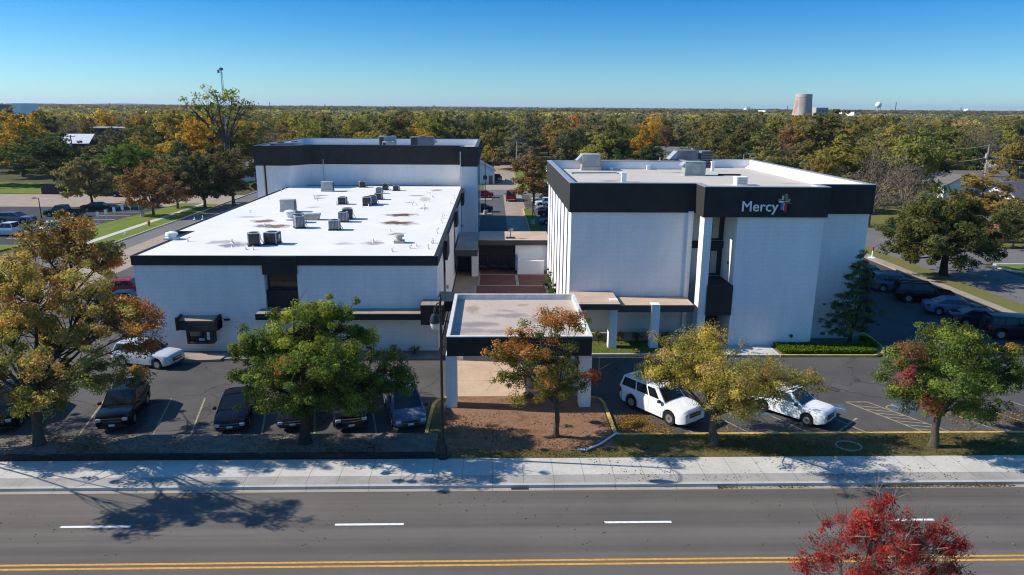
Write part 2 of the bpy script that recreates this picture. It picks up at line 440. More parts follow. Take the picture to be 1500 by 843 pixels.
sheet('parking_lot', rect(29.4, 46.5, 49.6, 94), .0, asphalt('shade_tinted_lot_asphalt', (.060, .060, .062), False, True, .2))  # darker, cooler copy of the lot asphalt; the shade is in its colour
sheet('parking_kerb', rect(-90, -3.75, 36.552, 36.75), .17, M['tan'], .2)
sheet('parking_kerb', rect(7.0, 75, 36.552, 36.75), .16, M['yellow'], .2)
strip('parking_kerb', [(-3.75, 36.65), (-3.72, 39), (-3.66, 41.0), (-3.45, 41.6), (-2.9, 42.0)], .2, -.02, .17, M['yellow'])
strip('parking_kerb', [(6.2, 42.0), (6.75, 41.7), (6.95, 41.0), (6.95, 39), (6.95, 36.65)], .2, -.02, .17, M['yellow'])
sheet('carport_floor', rect(-2.75, 5.95, 41.4, 50.2), .05, M['slab'], .1)
sheet('carport_floor', rect(-2.75, 5.95, 40.45, 41.398), .155, M['dirt'], .1)
sheet('walkway', rect(-26.1, -3.8, 49.25, 51.0), .10, concrete('shade_darkened_concrete', (.19, .18, .165), 3, 0, .2), .15)  # concrete coloured dark to carry the shade at the wall foot
sheet('window_pad', [(-25.4, 50.3), (-25.2, 49.0), (-22, 48.75), (-19.7, 49.0), (-19.5, 50.3)], .17, M['tan'], .2)
# stall lines of the two front lots
def line(x0, y0, x1, y1, wd, m, z=.006, nm='stall_marking'):
    d = Vector((x1-x0, y1-y0)).normalized(); n_ = Vector((-d.y, d.x))*wd/2
    return sheet(nm, [(x0+n_.x, y0+n_.y), (x0-n_.x, y0-n_.y), (x1-n_.x, y1-n_.y), (x1+n_.x, y1+n_.y)], z, m)
for xb in (-28.6, -25.75, -22.9-.2, -19.0, -16.9, -12.95, -10.0, -6.5):
    line(xb, 36.8, xb-1.3, 42.3, .10, M['faded'])
for xb in (8.1, 11.6, 14.8, 18.2, 21.6, 29.5, 32.5, 35.5, 38.5):
    line(xb, 36.8, xb-2.5, 41.4, .10, M['faded'] if xb > 20 else M['faded_white'])
hz = [(22.4, 41.3), (23.75, 41.3), (26.5, 36.85), (24.9, 36.85)]
for i in range(4):
    line(*hz[i], *hz[(i+1) % 4], .11, M['faded'], .006+.001*i)
for k in range(1, 8):
    t = k/8; a = Vector(hz[0]).lerp(Vector(hz[3]), t); b = Vector(hz[1]).lerp(Vector(hz[2]), min(1, t+.10))
    line(a.x, a.y, b.x, b.y, .10, M['faded'], .0065+.0006*k)
line(21.9, 38.9, 19.6, 36.8, .12, M['faded'])
def hc(cx, cy):
    b = MB()
    sheet('accessible_stall_marking', [(cx-.75, cy-.55), (cx+.55, cy-.75), (cx+.85, cy+.45), (cx-.45, cy+.7)], .007, M['faded_blue'])
    pts = [(cx-.55+.42*cos(a), cy-.02+.34*sin(a)) for a in np.linspace(.9, 5.6, 12)]
    for p, q in zip(pts[:-1], pts[1:]): 
        d = Vector((q[0]-p[0], q[1]-p[1])).normalized()*.05; n_ = Vector((-d.y, d.x))
        b.add([(p[0]+n_.x, p[1]+n_.y, .0115), (p[0]-n_.x, p[1]-n_.y, .0115), (q[0]-n_.x, q[1]-n_.y, .0115), (q[0]+n_.x, q[1]+n_.y, .0115)], [(0, 1, 2, 3)])
    for (x0, y0, x1, y1, z) in ((-.35, .35, -.25, -.05, .0118), (-.25, -.05, .25, -.05, .012), (.25, -.05, .55, -.35, .0122), (-.42, .45, -.28, .58, .0124)):
        p = Vector((cx+x0, cy+y0)); q = Vector((cx+x1, cy+y1)); d = (q-p).normalized()*.055; n_ = Vector((-d.y, d.x))
        b.add([(p.x+n_.x, p.y+n_.y, z), (p.x-n_.x, p.y-n_.y, z), (q.x-n_.x, q.y-n_.y, z), (q.x+n_.x, q.y+n_.y, z)], [(0, 1, 2, 3)])
    struct(b.build('accessible_stall_symbol', M['faded']))
for x_, y_ in ((21.2, 40.45), (25.5, 40.4), (16.3, 40.0)): hc(x_, y_)
# verges round the signed building
sheet('entry_walk', rect(17.2, 21.55, 49.75, 52.6), .13, M['walk'], .2)
sheet('grass_strip', rect(7.4, 17.15, 50.22, 54.6), .11, M['grass'], .2)
sheet('kerb', rect(7.0, 17.15, 49.98, 50.2), .15, M['kerb'], .2)
hb = [(21.6, 49.85), (28.6, 49.75), (29.5, 50.3), (30.2, 51.6), (30.5, 54), (30.5, 60), (29.25, 60), (29.25, 53.8), (24.9, 53.8), (24.9, 52.0), (21.6, 52.0)]
sheet('planting_bed', hb, .10, M['mulch'], .2)
strip('kerb', [(21.55, 49.78), (25, 49.72), (28.6, 49.67), (29.55, 50.2), (30.28, 51.55), (30.6, 54), (30.6, 60)], .16, -.02, .16, M['yellow'])
# courtyard
sheet('courtyard', rect(-1.7, 6.35, 50.3, 80), .02, M['brickpave'])
sheet('courtyard', rect(-3.98, -1.7, 50.3, 80), .02, M['tan'])
for (a, b, c, d) in ((-1.75, 6.3, 71.3, 71.62), (-1.75, 6.3, 76.2, 76.5), (-1.95, -1.65, 50.4, 71.28), (-1.65, -1.38, 71.64, 77.9), (2.45, 2.75, 71.64, 76.18), (5.35, 5.65, 50.4, 71.28)):
    sheet('courtyard_band', rect(a, b, c, d), .030, M['gutter'])
# rear street
sheet('rear_lot', rect(-40, 2.2, 81, 149.5), -.01, asphalt('rear_lot_asphalt', (.10, .096, .095), False, True, .15))
sheet('rear_drive', rect(2.2, 6.0, 81, 232), 0, M['tan'])
sheet('rear_lot', rect(6.0, 40, 81, 149.5), -.01, M['lot'])
sheet('cross_street', rect(-46, 50, 149.6, 159.5), .004, M['side_road'])
sheet('rear_drive', rect(-2.0, 2.2, 159.5, 225), -.005, M['tan'])
sheet('rear_island', rect(5.6, 7.2, 99, 128), .12, M['grass'], .2)
strip('kerb', [(5.5, 98.9), (5.5, 128), (6.3, 129)], .2, -.02, .16, M['yellow'])
sheet('rear_island', rect(7.6, 40, 143, 149), .10, M['drygrass'], .2)
sheet('rear_island', rect(-2.6, -.2, 120, 122.5), .12, M['tan'], .2)
sheet('rear_island', rect(-2.6, -.2, 141, 143), .12, M['tan'], .2)
sheet('rear_lawn', rect(6.0, 26, 160, 225), -.02, M['lawn'])
sheet('rear_lawn', rect(-34, -2.0, 160, 225), -.02, M['grass'])
# left side street
sheet('side_street', rect(-50.4, -47.0, 36, 160), .004, M['side_road'])
sheet('concrete_lane', rect(-47.0, -44.2, 60, 160), .006, M['tan'])
sheet('concrete_lane', rect(-44.12, -41.3, 60, 160), .006, M['tan'])
sheet('kerb', rect(-50.6, -50.4, 94, 160), .14, M['kerb'], .2)
sheet('verge', [(-53.25, 94.5), (-51.6, 93.8), (-50.62, 95.5), (-50.62, 133), (-53.25, 133)], .12, M['lawn'], .2)
sheet('sidewalk', rect(-54.3, -53.252, 93.5, 134), .13, M['walk'], .2)
sheet('verge', [(-61.5, 92.5), (-54.302, 93.5), (-54.302, 134), (-58.2, 134), (-60.0, 112)], .12, M['lawn'], .2)
sheet('car_park', [(-130, 93), (-61.6, 93), (-60.2, 112), (-58.4, 129.5), (-130, 129.5)], .0, M['lot_new'])
sheet('concrete_street', rect(-150, -47, 129.6, 148), -.004, M['tan'])
sheet('verge', [(-130, 86.5), (-62, 87), (-61.6, 92.9), (-130, 92.9)], .1, M['lawn'], .2)
sheet('side_street', rect(-130, -50.4, 79, 86.3), -.002, M['side_road'])
sheet('verge', rect(-130, -50.6, 60, 78.9), .1, M['grass'], .2)
for k in range(7):
    line(-61.4+k*.22, 98+k*4.2, -66.8+k*.22, 98+k*4.2, .14, M['lane_white'])
sheet('lawn', [(-170, 149), (-84, 149), (-88, 170), (-170, 172)], -.01, M['lawn'])
sheet('lawn', rect(-80, -55, 149, 152), .1, M['drygrass'], .2)
# right side street
sheet('sidewalk', rect(46.55, 47.85, 36.75, 140), .13, M['tan'], .2)
sheet('verge', rect(47.852, 50.4, 36.75, 140), .12, M['drygrass'], .2)
sheet('side_street', rect(50.4, 59.0, 31, 230), .002, M['side_road'])
sheet('side_street', rect(59.0, 150, 82.5, 92), .001, M['side_road'])
isl = [(59.6, 80.6), (60.2, 78.2), (61.8, 77.0), (90, 75.0), (90, 80.2), (63, 81.6), (60.4, 81.6)]
sheet('verge', isl, .12, M['lawn'], .2)
strip('kerb', [(90, 74.9), (61.8, 76.8), (60.05, 78.05), (59.4, 80.6), (60.3, 81.85), (63, 81.9), (90, 80.5)], .45, -.02, .14, M['walk'])
sheet('sidewalk', [(63.5, 79.3), (90, 77.8), (90, 78.6), (63.5, 80.0)], .135, M['walk'], .05)
sheet('verge', rect(59, 150, 93, 150), -.01, M['drygrass'])
sheet('verge', rect(59.2, 150, 33, 74), .1, M['grass'], .2)

# ------------------------------------------------------------------ low wall by the sidewalk
b = MB(); b.box(-90, -3.06, 33.858, 34.05, .0, .46)
o = b.build('retaining_wall', M['stone']); tag(o, 'low dark stone wall holding the leafy bed beside the sidewalk', 'wall')

# ------------------------------------------------------------------ buildings
def ring(b, outer, inner, z0, z1, mi=0, closed=True):
    n = len(outer)
    for i in range(n if closed else n-1):
        j = (i+1) % n
        b.prism([outer[i], outer[j], inner[j], inner[i]], z0, z1, mi)
def offset(poly, d):
    """poly counter-clockwise, d > 0 outwards"""
    P = [Vector(p) for p in poly]; n = len(P); out = []
    for i in range(n):
        e1 = (P[i]-P[i-1]).normalized(); e2 = (P[(i+1) % n]-P[i]).normalized()
        n1 = Vector((e1.y, -e1.x)); n2 = Vector((e2.y, -e2.x))
        k = n1+n2; den = 1+n1.dot(n2)
        out.append(tuple(P[i]+k*d/max(den, .3)))
    return out
def pane(b, x0, x1, y, z0, z1, fr=.06):
    b.box(x0, x1, y-.02, y+.04, z0, z1)

# --- low white office block on the left
LB = empty('low_office_building', 'low two storey white brick office with a flat white roof carrying many condensers', 'building', (-15, 74, 0))
LBo = Vector((-15, 74, 0))
class PB(MB):
    def put(s, name, m, root, **kw):
        o = s.build(name, m, root, **kw); o.matrix_parent_inverse = Matrix.Translation(root.location).inverted() if root.rotation_euler.z == 0 else root.matrix_basis.inverted(); return o
lw = [(-26.1, 51.05), (-16.75, 51.05), (-16.75, 51.75), (-14.35, 51.75), (-14.35, 51.05), (-4.1, 51.05), (-4.1, 98.4), (-27.5, 98.4), (-27.5, 61.5), (-26.1, 61.5)]
b = PB(); b.prism(lw, 0, 7.0); b.put('wall', M['white_brick'], LB)
out = [(-26.1, 51.05), (-4.1, 51.05), (-4.1, 98.4), (-27.5, 98.4), (-27.5, 61.5), (-26.1, 61.5)]
b = PB(); o1 = offset(out, .09); i1 = offset(out, -.22); ring(b, o1, i1, 6.68, 7.36)
b.box(-16.8, -14.3, 50.86, 50.955, 6.02, 7.37); b.box(-16.8, -14.3, 50.957, 51.74, 6.02, 6.66)
for y in (58.7, 75.3, 92.0):
    b.box(-4.008, -3.72, y-1.5, y+1.5, 5.75, 7.37)
b.put('fascia', M['fascia'], LB)
b = PB(); ring(b, offset(out, .115), offset(out, .0), 7.362, 7.385); ring(b, offset(out, .13), offset(out, .091), 7.22, 7.26); b.put('roof_edge', M['black'], LB)
st = []
for px, py, rx, ry, col, s_ in ((587, 315, 1.55, .55, (.20, .085, .02), .95), (584, 327, 1.7, .6, (.20, .09, .03), .9), (581, 343, .7, .35, (.25, .21, .21), .7), (611, 287, .9, .35, (.33, .2, .1), .7),
    (621, 305, .5, .35, (.33, .2, .1), .7), (640, 279, .7, .6, (.35, .2, .1), .6), (504, 280, 1.2, .3, (.3, .17, .08), .7), (547, 356, .9, .5, (.32, .22, .16), .6), (387, 324, 1.1, .5, (.30, .16, .08), .85),
    (404, 332, 1.2, .6, (.30, .17, .09), .85), (388, 331, 1.0, .45, (.22, .19, .20), .8), (341, 359, 1.1, .55, (.28, .27, .31), .8), (325, 355, 1.2, .4, (.4, .36, .34), .6), (470, 287, .9, .4, (.33, .2, .1), .6), (466, 291, .7, .5, (.35, .23, .14), .6), (600, 297, .6, .3, (.4, .26, .16), .5), (505, 357, .8, .3, (.45, .38, .3), .5), (458, 304, .8, .3, (.35, .3, .26), .5), (622, 292, .6, 1.2, (.4, .36, .34), .45), (367, 318, 1.2, .3, (.35, .3, .28), .5)):
    X, Y = G(px, py, 7.35); st.append((X, Y, rx*1.2, ry*2.3, random.uniform(-.2, .3), tuple(c_*.72 for c_ in col), min(1, s_*1.15)))
M['roof_white'] = flat_roof('white_membrane', (.77, .745, .69), st, True, .16, .95, 1.1)
b = PB(); b.prism(offset(out, -.222), 7.002, 7.345); b.put('roof', M['roof_white'], LB)
# recessed window above a dark panel
b = PB(); b.box(-16.7, -14.4, 51.66, 51.74, 4.75, 6.0); b.box(-15.6, -15.52, 51.62, 51.66, 4.75, 6.0); b.box(-16.7, -14.4, 51.62, 51.655, 5.3, 5.36); b.put('window', M['glass'], LB)
b = PB(); b.box(-16.74, -14.36, 51.3, 51.742, 3.0, 4.72); b.put('spandrel_panel', M['fascia'], LB)
for i, y in enumerate((58.7, 75.3, 92.0)):
    b = PB(); b.box(-4.098, -4.06, y-1.0, y+1.0, .6, 5.74); b.put('window', M['glass'], LB)
    b = PB(); b.box(-4.095, -3.9, y+2.2, y+2.5, 2.4, 2.7); b.put('wall_light', M['metal'], LB)
# awning window
b = PB(); b.add([(-23.1, 50.15, 2.0), (-20.1, 50.15, 2.0), (-20.1, 51.04, 2.0), (-23.1, 51.04, 2.0), (-23.1, 50.3, 2.62), (-20.1, 50.3, 2.62), (-20.1, 51.04, 2.86), (-23.1, 51.04, 2.86)],
  [(3, 2, 1, 0), (0, 1, 5, 4), (1, 2, 6, 5), (2, 3, 7, 6), (3, 0, 4, 7), (4, 5, 6, 7)]); b.box(-23.12, -22.97, 50.1, 51.03, 1.98, 2.98); b.box(-20.25, -20.1, 50.1, 51.03, 1.98, 2.98); aw = b.put('window_awning', M['fascia'], LB)
b = PB(); b.add([(-22.98, 50.34, 2.66), (-20.22, 50.34, 2.66), (-20.22, 51.02, 2.885), (-22.98, 51.02, 2.885)], [(0, 1, 2, 3)]); c = b.build('awning_top', M['tan'], aw)
b = PB()
for x0, x1, z0, z1 in ((-22.5, -22.35, .9, 2.0), (-20.75, -20.6, .9, 2.0), (-22.35, -20.75, .9, 1.12), (-22.35, -20.75, 1.85, 2.0)): b.box(x0, x1, 50.3, 51.04, z0, z1)
b.box(-22.2, -21.0, 50.05, 50.3, 1.0, 1.08)
fr = b.put('service_window', M['trim'], LB)
b = PB(); b.box(-22.35, -20.75, 50.42, 50.46, 1.12, 1.85); b.build('pane', M['glass'], fr)
b = PB(); b.box(-21.05, -20.84, 50.385, 50.415, 1.5, 1.78); b.build('notice', M['plate'], fr); b = PB(); b.box(-21.05, -20.84, 50.385, 50.415, 1.18, 1.45); b.build('notice', M['plate'], fr); b = PB(); b.box(-21.65, -21.25, 50.36, 50.41, 1.13, 1.3); b.build('notice', M['plate'], fr)
b = PB(); b.box(-23.5, -23.28, 50.95, 51.04, 2.5, 2.62); b.put('wall_light', M['black'], LB)
b = PB(); b.box(-19.9, -19.5, 50.92, 51.04, 2.5, 2.62); b.put('wall_light', M['black'], LB)
# lower canopy along the front
b = PB(); b.box(-17.15, -5.22, 49.62, 51.04, 2.93, 3.36); b.box(-5.218, -3.55, 49.4, 53.4, 2.62, 4.07); b.box(-3.548, -2.9, 50.6, 53.4, 3.3, 4.05); cn = b.put('walkway_canopy', M['fascia'], LB)
b = PB(); b.box(-17.12, -5.25, 49.65, 51.03, 3.362, 3.40); b.box(-5.2, -3.57, 49.43, 53.38, 4.072, 4.11); b.box(-3.546, -2.92, 50.62, 53.38, 4.052, 4.09); b.build('canopy_top', M['tan'], cn)

b = MB()
for px, py in ((613, 516), (640, 498), (640, 470)): pass
# iron gate behind the lamp, between the low office and the carport
for i in range(9): b.tube([(-3.9+i*.12, 51.0, .1), (-3.9+i*.12, 51.0, 2.5)], .018, 5)
for z in (.4, 1.4, 2.4): b.tube([(-3.95, 51.0, z), (-2.9, 51.0, z)], .025, 5)
tag(b.build('iron_gate', M['black']), 'black iron bar gate beside the carport column', 'gate')

# --- tall white office block behind
TB = empty('tall_office_building', 'tall white office block with a deep dark parapet standing behind the low white roof', 'building', (-16, 108, 0))
tw = [(-31.5, 96.2), (-27.0, 96.2), (-24.9, 99.2), (-4.2, 99.2), (-4.2, 96.3), (-2.1, 96.3), (-2.1, 121), (-31.5, 121)]
b = PB(); b.prism([(-30.3, 96.6), (-27.0, 96.2), (-24.9, 99.2), (-4.2, 99.2), (-4.2, 96.3), (-2.1, 96.3), (-2.1, 121), (-31.5, 121), (-31.5, 97.4), (-30.3, 97.4)], 0, 10.25)
b.box(-31.5, -30.62, 96.2, 96.9, 0, 10.25); b.put('wall', M['white_brick'], TB)
b = PB(); b.box(-30.6, -30.31, 96.9, 97.39, 0, 10.2); b.put('window', M['glass'], TB)
b = PB(); ring(b, offset(tw, .12), offset(tw, -.02), 10.22, 12.78); b.put('fascia', M['fascia'], TB)
b = PB(); ring(b, offset(tw, -.022), offset(tw, -.3), 10.26, 12.74); b.put('parapet', M['white_paint'], TB)
b = PB(); ring(b, offset(tw, .15), offset(tw, -.33), 12.782, 12.83); b.put('parapet_cap', M['grey_fascia'], TB)
b = PB(); b.prism(offset(tw, -.302), 10.3, 11.75); b.put('roof', flat_roof('grey_membrane', (.42, .40, .37), []), TB)
b = PB(); b.tube([(-4.32, 95.9, 7.4), (-4.32, 95.9, 12.2)], .06, 6); b.put('downpipe', M['metal'], TB); b = PB(); b.tube([(-23.2, 98.95, 7.4), (-23.2, 98.95, 10.9)], .06, 6); b.put('downpipe', M['metal'], TB)
for y in (100.5, 105, 109.5, 114):
    b = PB(); b.box(-2.1, -2.06, y-.5, y+.5, .4, 10.2); b.put('window', M['glass'], TB)

# --- signed three storey building on the right
RB = empty('signed_office_building', 'three storey white brick building with a dark parapet band bearing the white lettered sign', 'building', (18, 66, 0))
rw = [(6.45, 54.3), (15.1, 54.3), (15.1, 53.9), (15.45, 53.9), (15.45, 55.2), (18.28, 55.2), (18.28, 52.05), (24.75, 52.05), (24.75, 53.95), (29.15, 53.95), (29.15, 80.5), (20.9, 80.5), (20.9, 77.6), (6.45, 77.6)]
b = PB(); b.prism(rw, 0, 10.3); b.box(15.75, 16.36, 52.05, 53.2, 0, 10.3)
for k in range(8):
    y0 = 54.3+k*2.98
    b.box(6.05, 6.449, y0, y0+(2.0 if k < 7 else 1.9), 0, 10.22)
b.put('wall', M['white_brick'], RB)
for k in range(7):
    y0 = 54.3+k*2.98+2.0
    b = PB(); b.box(6.40, 6.448, y0+.1, y0+.88, .5, 10.2)
    for z in (3.4, 6.7): b.box(6.37, 6.40, y0+.1, y0+.88, z, z+.9)
    b.put('window', M['glass'], RB)
ro = [(6.0, 54.3), (15.7, 54.3), (15.7, 52.0), (24.8, 52.0), (24.8, 53.9), (29.2, 53.9), (29.2, 80.6), (20.9, 80.6), (20.9, 77.7), (6.0, 77.7)]
b = PB(); ring(b, offset(ro, .12), offset(ro, -.02), 10.18, 12.4); b.put('fascia', M['fascia'], RB)
b = PB(); ring(b, offset(ro, -.022), offset(ro, -.3), 10.32, 12.38); b.put('parapet', M['white_paint'], RB)
b = PB(); ring(b, offset(ro, .14), offset(ro, -.33), 12.402, 12.45); b.put('parapet_cap', M['metal'], RB)
st = []
for k in range(14):
    st.append((random.uniform(8, 28), random.uniform(56, 76), random.uniform(.5, 2.2), random.uniform(.3, 1.2), random.uniform(-.4, .4), random.choice(((.30, .25, .2), (.38, .30, .22), (.2, .18, .17))), random.uniform(.35, .7)))
b = PB(); b.prism(offset(ro, -.302), 10.4, 11.55); b.put('roof', flat_roof('cream_membrane', (.56, .50, .41), st, True, .3), RB)
# white cant strip along the inside of the right parapet and the pale curb by the sign corner
b = PB(); b.add([(28.35, 55, 11.56), (28.88, 55, 11.56), (28.88, 55, 11.95), (28.35, 80, 11.56), (28.88, 80, 11.56), (28.88, 80, 11.95)], [(0, 1, 2), (5, 4, 3), (0, 3, 4, 1), (1, 4, 5, 2), (2, 5, 3, 0)]); b.put('parapet_cant', M['white_paint'], RB)
# window bay between the blocks
for z0, z1 in ((7.85, 9.95), (5.0, 7.2)):
    b = PB(); b.box(16.6, 18.26, 55.10, 55.19, z0, z1); wn = b.put('window', M['trim'], RB)
    b = PB(); b.box(17.35, 17.85, 55.02, 55.098, z0+.2, z1-.2); b.build('blind', M['unit_beige'], wn)
b = PB(); b.box(15.46, 18.279, 54.9, 55.198, 7.25, 7.8); b.put('spandrel_panel', M['fascia'], RB)
b = PB(); b.box(16.30, 18.30, 51.93, 52.047, 2.58, 4.96); b.box(16.364, 18.275, 52.049, 55.1, 2.6, 4.94); b.put('spandrel_panel', M['fascia'], RB)
b = PB(); b.box(16.5, 18.275, 55.05, 55.195, 0, 2.55); b.put('door', M['glass'], RB)
b = PB(); b.lathe((0, 0, 0), [(.02, 0), (.13, .01), (.13, .09), (.02, .1)], 10); o = b.put('wall_vent', M['black'], RB)
o.data.transform(Matrix.Translation((23.2, 52.04, .9)) @ Matrix.Rotation(pi/2, 4, 'X'))
b = PB(); b.box(18.2, 18.275, 53.3, 53.5, 6.3, 6.5); b.put('wall_light', M['red_paint'], RB)
# covered walk in front
b = PB(); b.box(6.02, 9.5, 50.55, 54.28, 3.42, 3.82); b.box(9.502, 15.3, 51.55, 54.28, 2.95, 3.46); cn = b.put('walkway_canopy', M['grey_fascia'], RB)
b = PB(); b.box(6.04, 9.48, 50.57, 54.27, 3.822, 3.87); b.box(9.5, 15.28, 51.57, 54.27, 3.462, 3.51); b.build('canopy_top', M['slab'], cn)
for x0, x1, h in ((8.85, 9.48, 3.84), (12.05, 12.7, 3.5)):
    b = PB(); b.box(x0, x1, 51.45, 52.15, .05, h+.06); b.put('canopy_post', M['white_brick'], RB)
b = PB(); b.box(7.0, 15.0, 53.2, 53.45, .05, .75); b.put('planter_wall', M['tan'], RB)

# sign with letters and a cross of six coloured bars
SG = empty('wall_sign', 'white lettered wall sign ending in a small multicoloured cross on the dark parapet', 'sign', (18.4, 51.86, 10.65))
cu = bpy.data.curves.new('lettering', 'FONT'); cu.body = 'Mercy'; cu.size = 1.28; cu.extrude = .05; cu.space_character = 1.02; cu.offset = 0; cu.bevel_depth = .009; cu.bevel_resolution = 1
tmp = bpy.data.objects.new('lettering_source', cu); COL.objects.link(tmp)
dg = bpy.context.evaluated_depsgraph_get(); me = bpy.data.meshes.new_from_object(tmp.evaluated_get(dg)); bpy.data.objects.remove(tmp)
xs_ = [v.co.x for v in me.vertices]; sc_ = 2.70/(max(xs_)-min(xs_))
me.transform(Matrix.Rotation(pi/2, 4, 'X') @ Matrix.Diagonal((sc_, sc_*1.0, 1, 1)) @ Matrix.Translation((-min(xs_), 0, 0)))
me.materials.clear(); me.materials.append(M['letter'])
lt = bpy.data.objects.new('lettering', me); COL.objects.link(lt); lt.parent = SG; lt.location = (0, -.06, 0)
b = MB(); cx = 3.10; ck = .80
def bar(x0, x1, z0, z1, m):
    q = MB(); q.box(cx+x0*ck, cx+x1*ck, -.10, -.01, .12+z0*ck, .12+z1*ck); q.build('cross_bar', M[m], SG, bevel=.02)
bar(-.24, -.04, .88, 1.30, 'tancross'); bar(.06, .30, .84, 1.44, 'greencross')
bar(-.54, -.26, .82, 1.00, 'gold'); bar(.32, .56, .84, 1.02, 'gold')
bar(-.50, -.02, .66, .80, 'letter'); bar(.02, .50, .70, .82, 'tancross')
bar(-.30, -.05, -.02, .64, 'bluecross'); bar(-.03, .03, -.05, .66, 'letter')
bar(.05, .28, -.22, .66, 'redcross'); bar(.30, .66, .52, .66, 'redcross')

# --- low link at the back of the courtyard
LK = empty('courtyard_link', 'low flat roofed link with dark glazing at the back of the brick courtyard', 'building', (2, 80, 0))
b = PB(); b.box(2.55, 6.4, 78.6, 84, 0, 3.1); b.box(-1.6, 2.549, 82, 84, 0, 3.1); b.box(-2.3, -1.61, 75.6, 84, 0, 3.0); b.put('wall', M['white_paint'], LK)
b = PB(); b.box(-1.6, 6.42, 78.2, 84.1, 2.98, 3.52); b.box(-3.95, -1.605, 73.2, 84.1, 2.75, 3.42); b.put('fascia', M['grey_fascia'], LK)
b = PB(); b.box(-1.58, 6.4, 78.25, 84, 3.522, 3.57); b.put('roof', M['slab'], LK)
b = PB(); b.box(-3.93, -1.62, 73.25, 84, 3.422, 3.47); b.put('roof', M['pavers'], LK)
b = PB(); b.box(-1.6, 2.54, 78.55, 78.6, .1, 2.97); gz = b.put('glazing', M['glass'], LK)
b = PB()
for x in (-.6, .5, 1.6): b.box(x-.03, x+.03, 78.5, 78.548, .1, 2.97)
b.box(-1.6, 2.54, 78.45, 78.499, 1.9, 1.98); b.build('mullion', M['trim'], gz)
b = PB(); b.box(-3.9, -2.32, 78.0, 78.1, .03, 2.7); b.put('door', M['trim'], LK)
b = MB(); b.box(2.75, 5.65, 76.6, 76.85, .03, 1.55); b.box(2.75, 3.0, 76.852, 78.58, .03, 1.95)
tag(b.build('screen_wall', M['white_paint']), 'low white screen wall standing on the red brick courtyard', 'wall')
for i, x in enumerate((-1.2, .15, 1.5)):
    T = empty('patio_table', ['black patio table by the dark glazing, nearest the courtyard door', 'black patio table by the dark glazing, middle of three', 'black patio table by the dark glazing, beside the white screen wall'][i], 'table', (x, 77.6, .03), 0, 'patio tables in the courtyard')
    b = MB(); b.lathe((0, 0, .70), [(.45, 0), (.45, .04)], 14); b.build('table_top', M['black'], T)
    b = MB(); b.tube([(0, 0, 0), (0, 0, .7)], .04, 6); b.box(-.3, .3, -.03, .03, 0, .04); b.build('leg', M['black'], T)

# --- carport
CP = empty('carport', 'flat roofed drive through carport with a black fascia on white brick columns', 'carport', (1.6, 45, 0))
co_ = [(-2.75, 40.25), (5.95, 40.25), (5.95, 50.2), (-2.75, 50.2)]
b = PB(); ring(b, co_, offset(co_, -.12), 3.52, 4.70); b.put('fascia', M['fascia'], CP)
b = PB(); ring(b, offset(co_, .02), offset(co_, -.2), 4.702, 4.76); ring(b, offset(co_, -.122), offset(co_, -.199), 4.38, 4.70); b.put('parapet_cap', plain('weathered_white', (.60, .59, .57), .7, var=.18, sc=2), CP)
st = []
for px, py, rx, ry, c_, s_ in ((700, 475, 1.6, .8, (.24, .22, .21), .9), (745, 462, 2.0, .7, (.25, .23, .21), .9), (800, 470, 1.8, .9, (.27, .24, .22), .8), (694, 453, .6, 1.2, (.30, .2, .15), .7), (740, 455, .9, .4, (.28, .22, .2), .7), (765, 447, .6, .4, (.3, .2, .14), .6), (720, 440, 1.2, .2, (.34, .24, .18), .5), (690, 484, 1.5, .7, (.26, .23, .22), .8), (830, 455, .8, 1.5, (.36, .27, .2), .5), (725, 485, 1.5, .5, (.26, .23, .22), .8)):
    X, Y = G(px, py, 4.4); st.append((X, Y, rx, ry, random.uniform(-.2, .2), c_, s_))
b = PB(); b.prism(offset(co_, -.2), 4.0, 4.38); b.put('roof', flat_roof('carport_membrane', (.50, .41, .33), st, False, .55, .8, .9), CP)
b = PB(); b.prism(offset(co_, -.121), 3.6, 3.98); b.put('soffit', M['white_paint'], CP)
for x0, x1 in ((-2.83, -2.17), (5.3, 6.0)):
    for y0 in (40.35, 49.0):
        b = PB(); b.box(x0+.002, x1-.002, y0, y0+.85, .0, 3.53); b.put('column', M['white_brick'], CP)
# ------------------------------------------------------------------ rooftop machines
def condenser(px, py, wpx, hpx, z, label, mat, rz=0.0, group='air conditioning condensers on the low white roof'):
    X, Y = G(px, py, z); k = (Vector((X, Y, z-H)).dot(fw))/F
    w_, h_ = wpx*k, hpx*k*1.06
    T = empty('condenser_unit', label, 'condenser', (X, Y+w_/2, z), rz, group)
    b = MB(); b.box(-w_/2-.08, w_/2+.08, -w_/2-.08, w_/2+.08, 0, .10); b.build('stand', M['black'], T)
    b = MB(); b.box(-w_/2, w_/2, -w_/2, w_/2, .101, h_-.06); b.build('coil', M[mat], T, bevel=.03)
    b = MB(); b.box(-w_/2-.01, w_/2+.01, -w_/2-.01, w_/2+.01, h_-.06, h_); 
    for sx in (-1, 1):
        for sy in (-1, 1): b.box(sx*w_/2-.035, sx*w_/2+.035, sy*w_/2-.035, sy*w_/2+.035, .1, h_-.06)
    b.build('casing', M['unit_grey'], T)
    b = MB(); b.lathe((0, 0, h_), [(.38*w_, 0), (.38*w_, .03), (.1*w_, .05)], 12); b.build('fan_guard', M['black'], T)
    b = MB(); b.tube([(w_/2+.05, 0, h_*.5), (w_/2+.25, -.05, .2), (w_/2+.3, -.1, 0)], .03, 5); b.box(w_/2-.01, w_/2+.09, -.1, .2, h_*.45, h_*.8); b.build('disconnect_box', M['metal'], T)
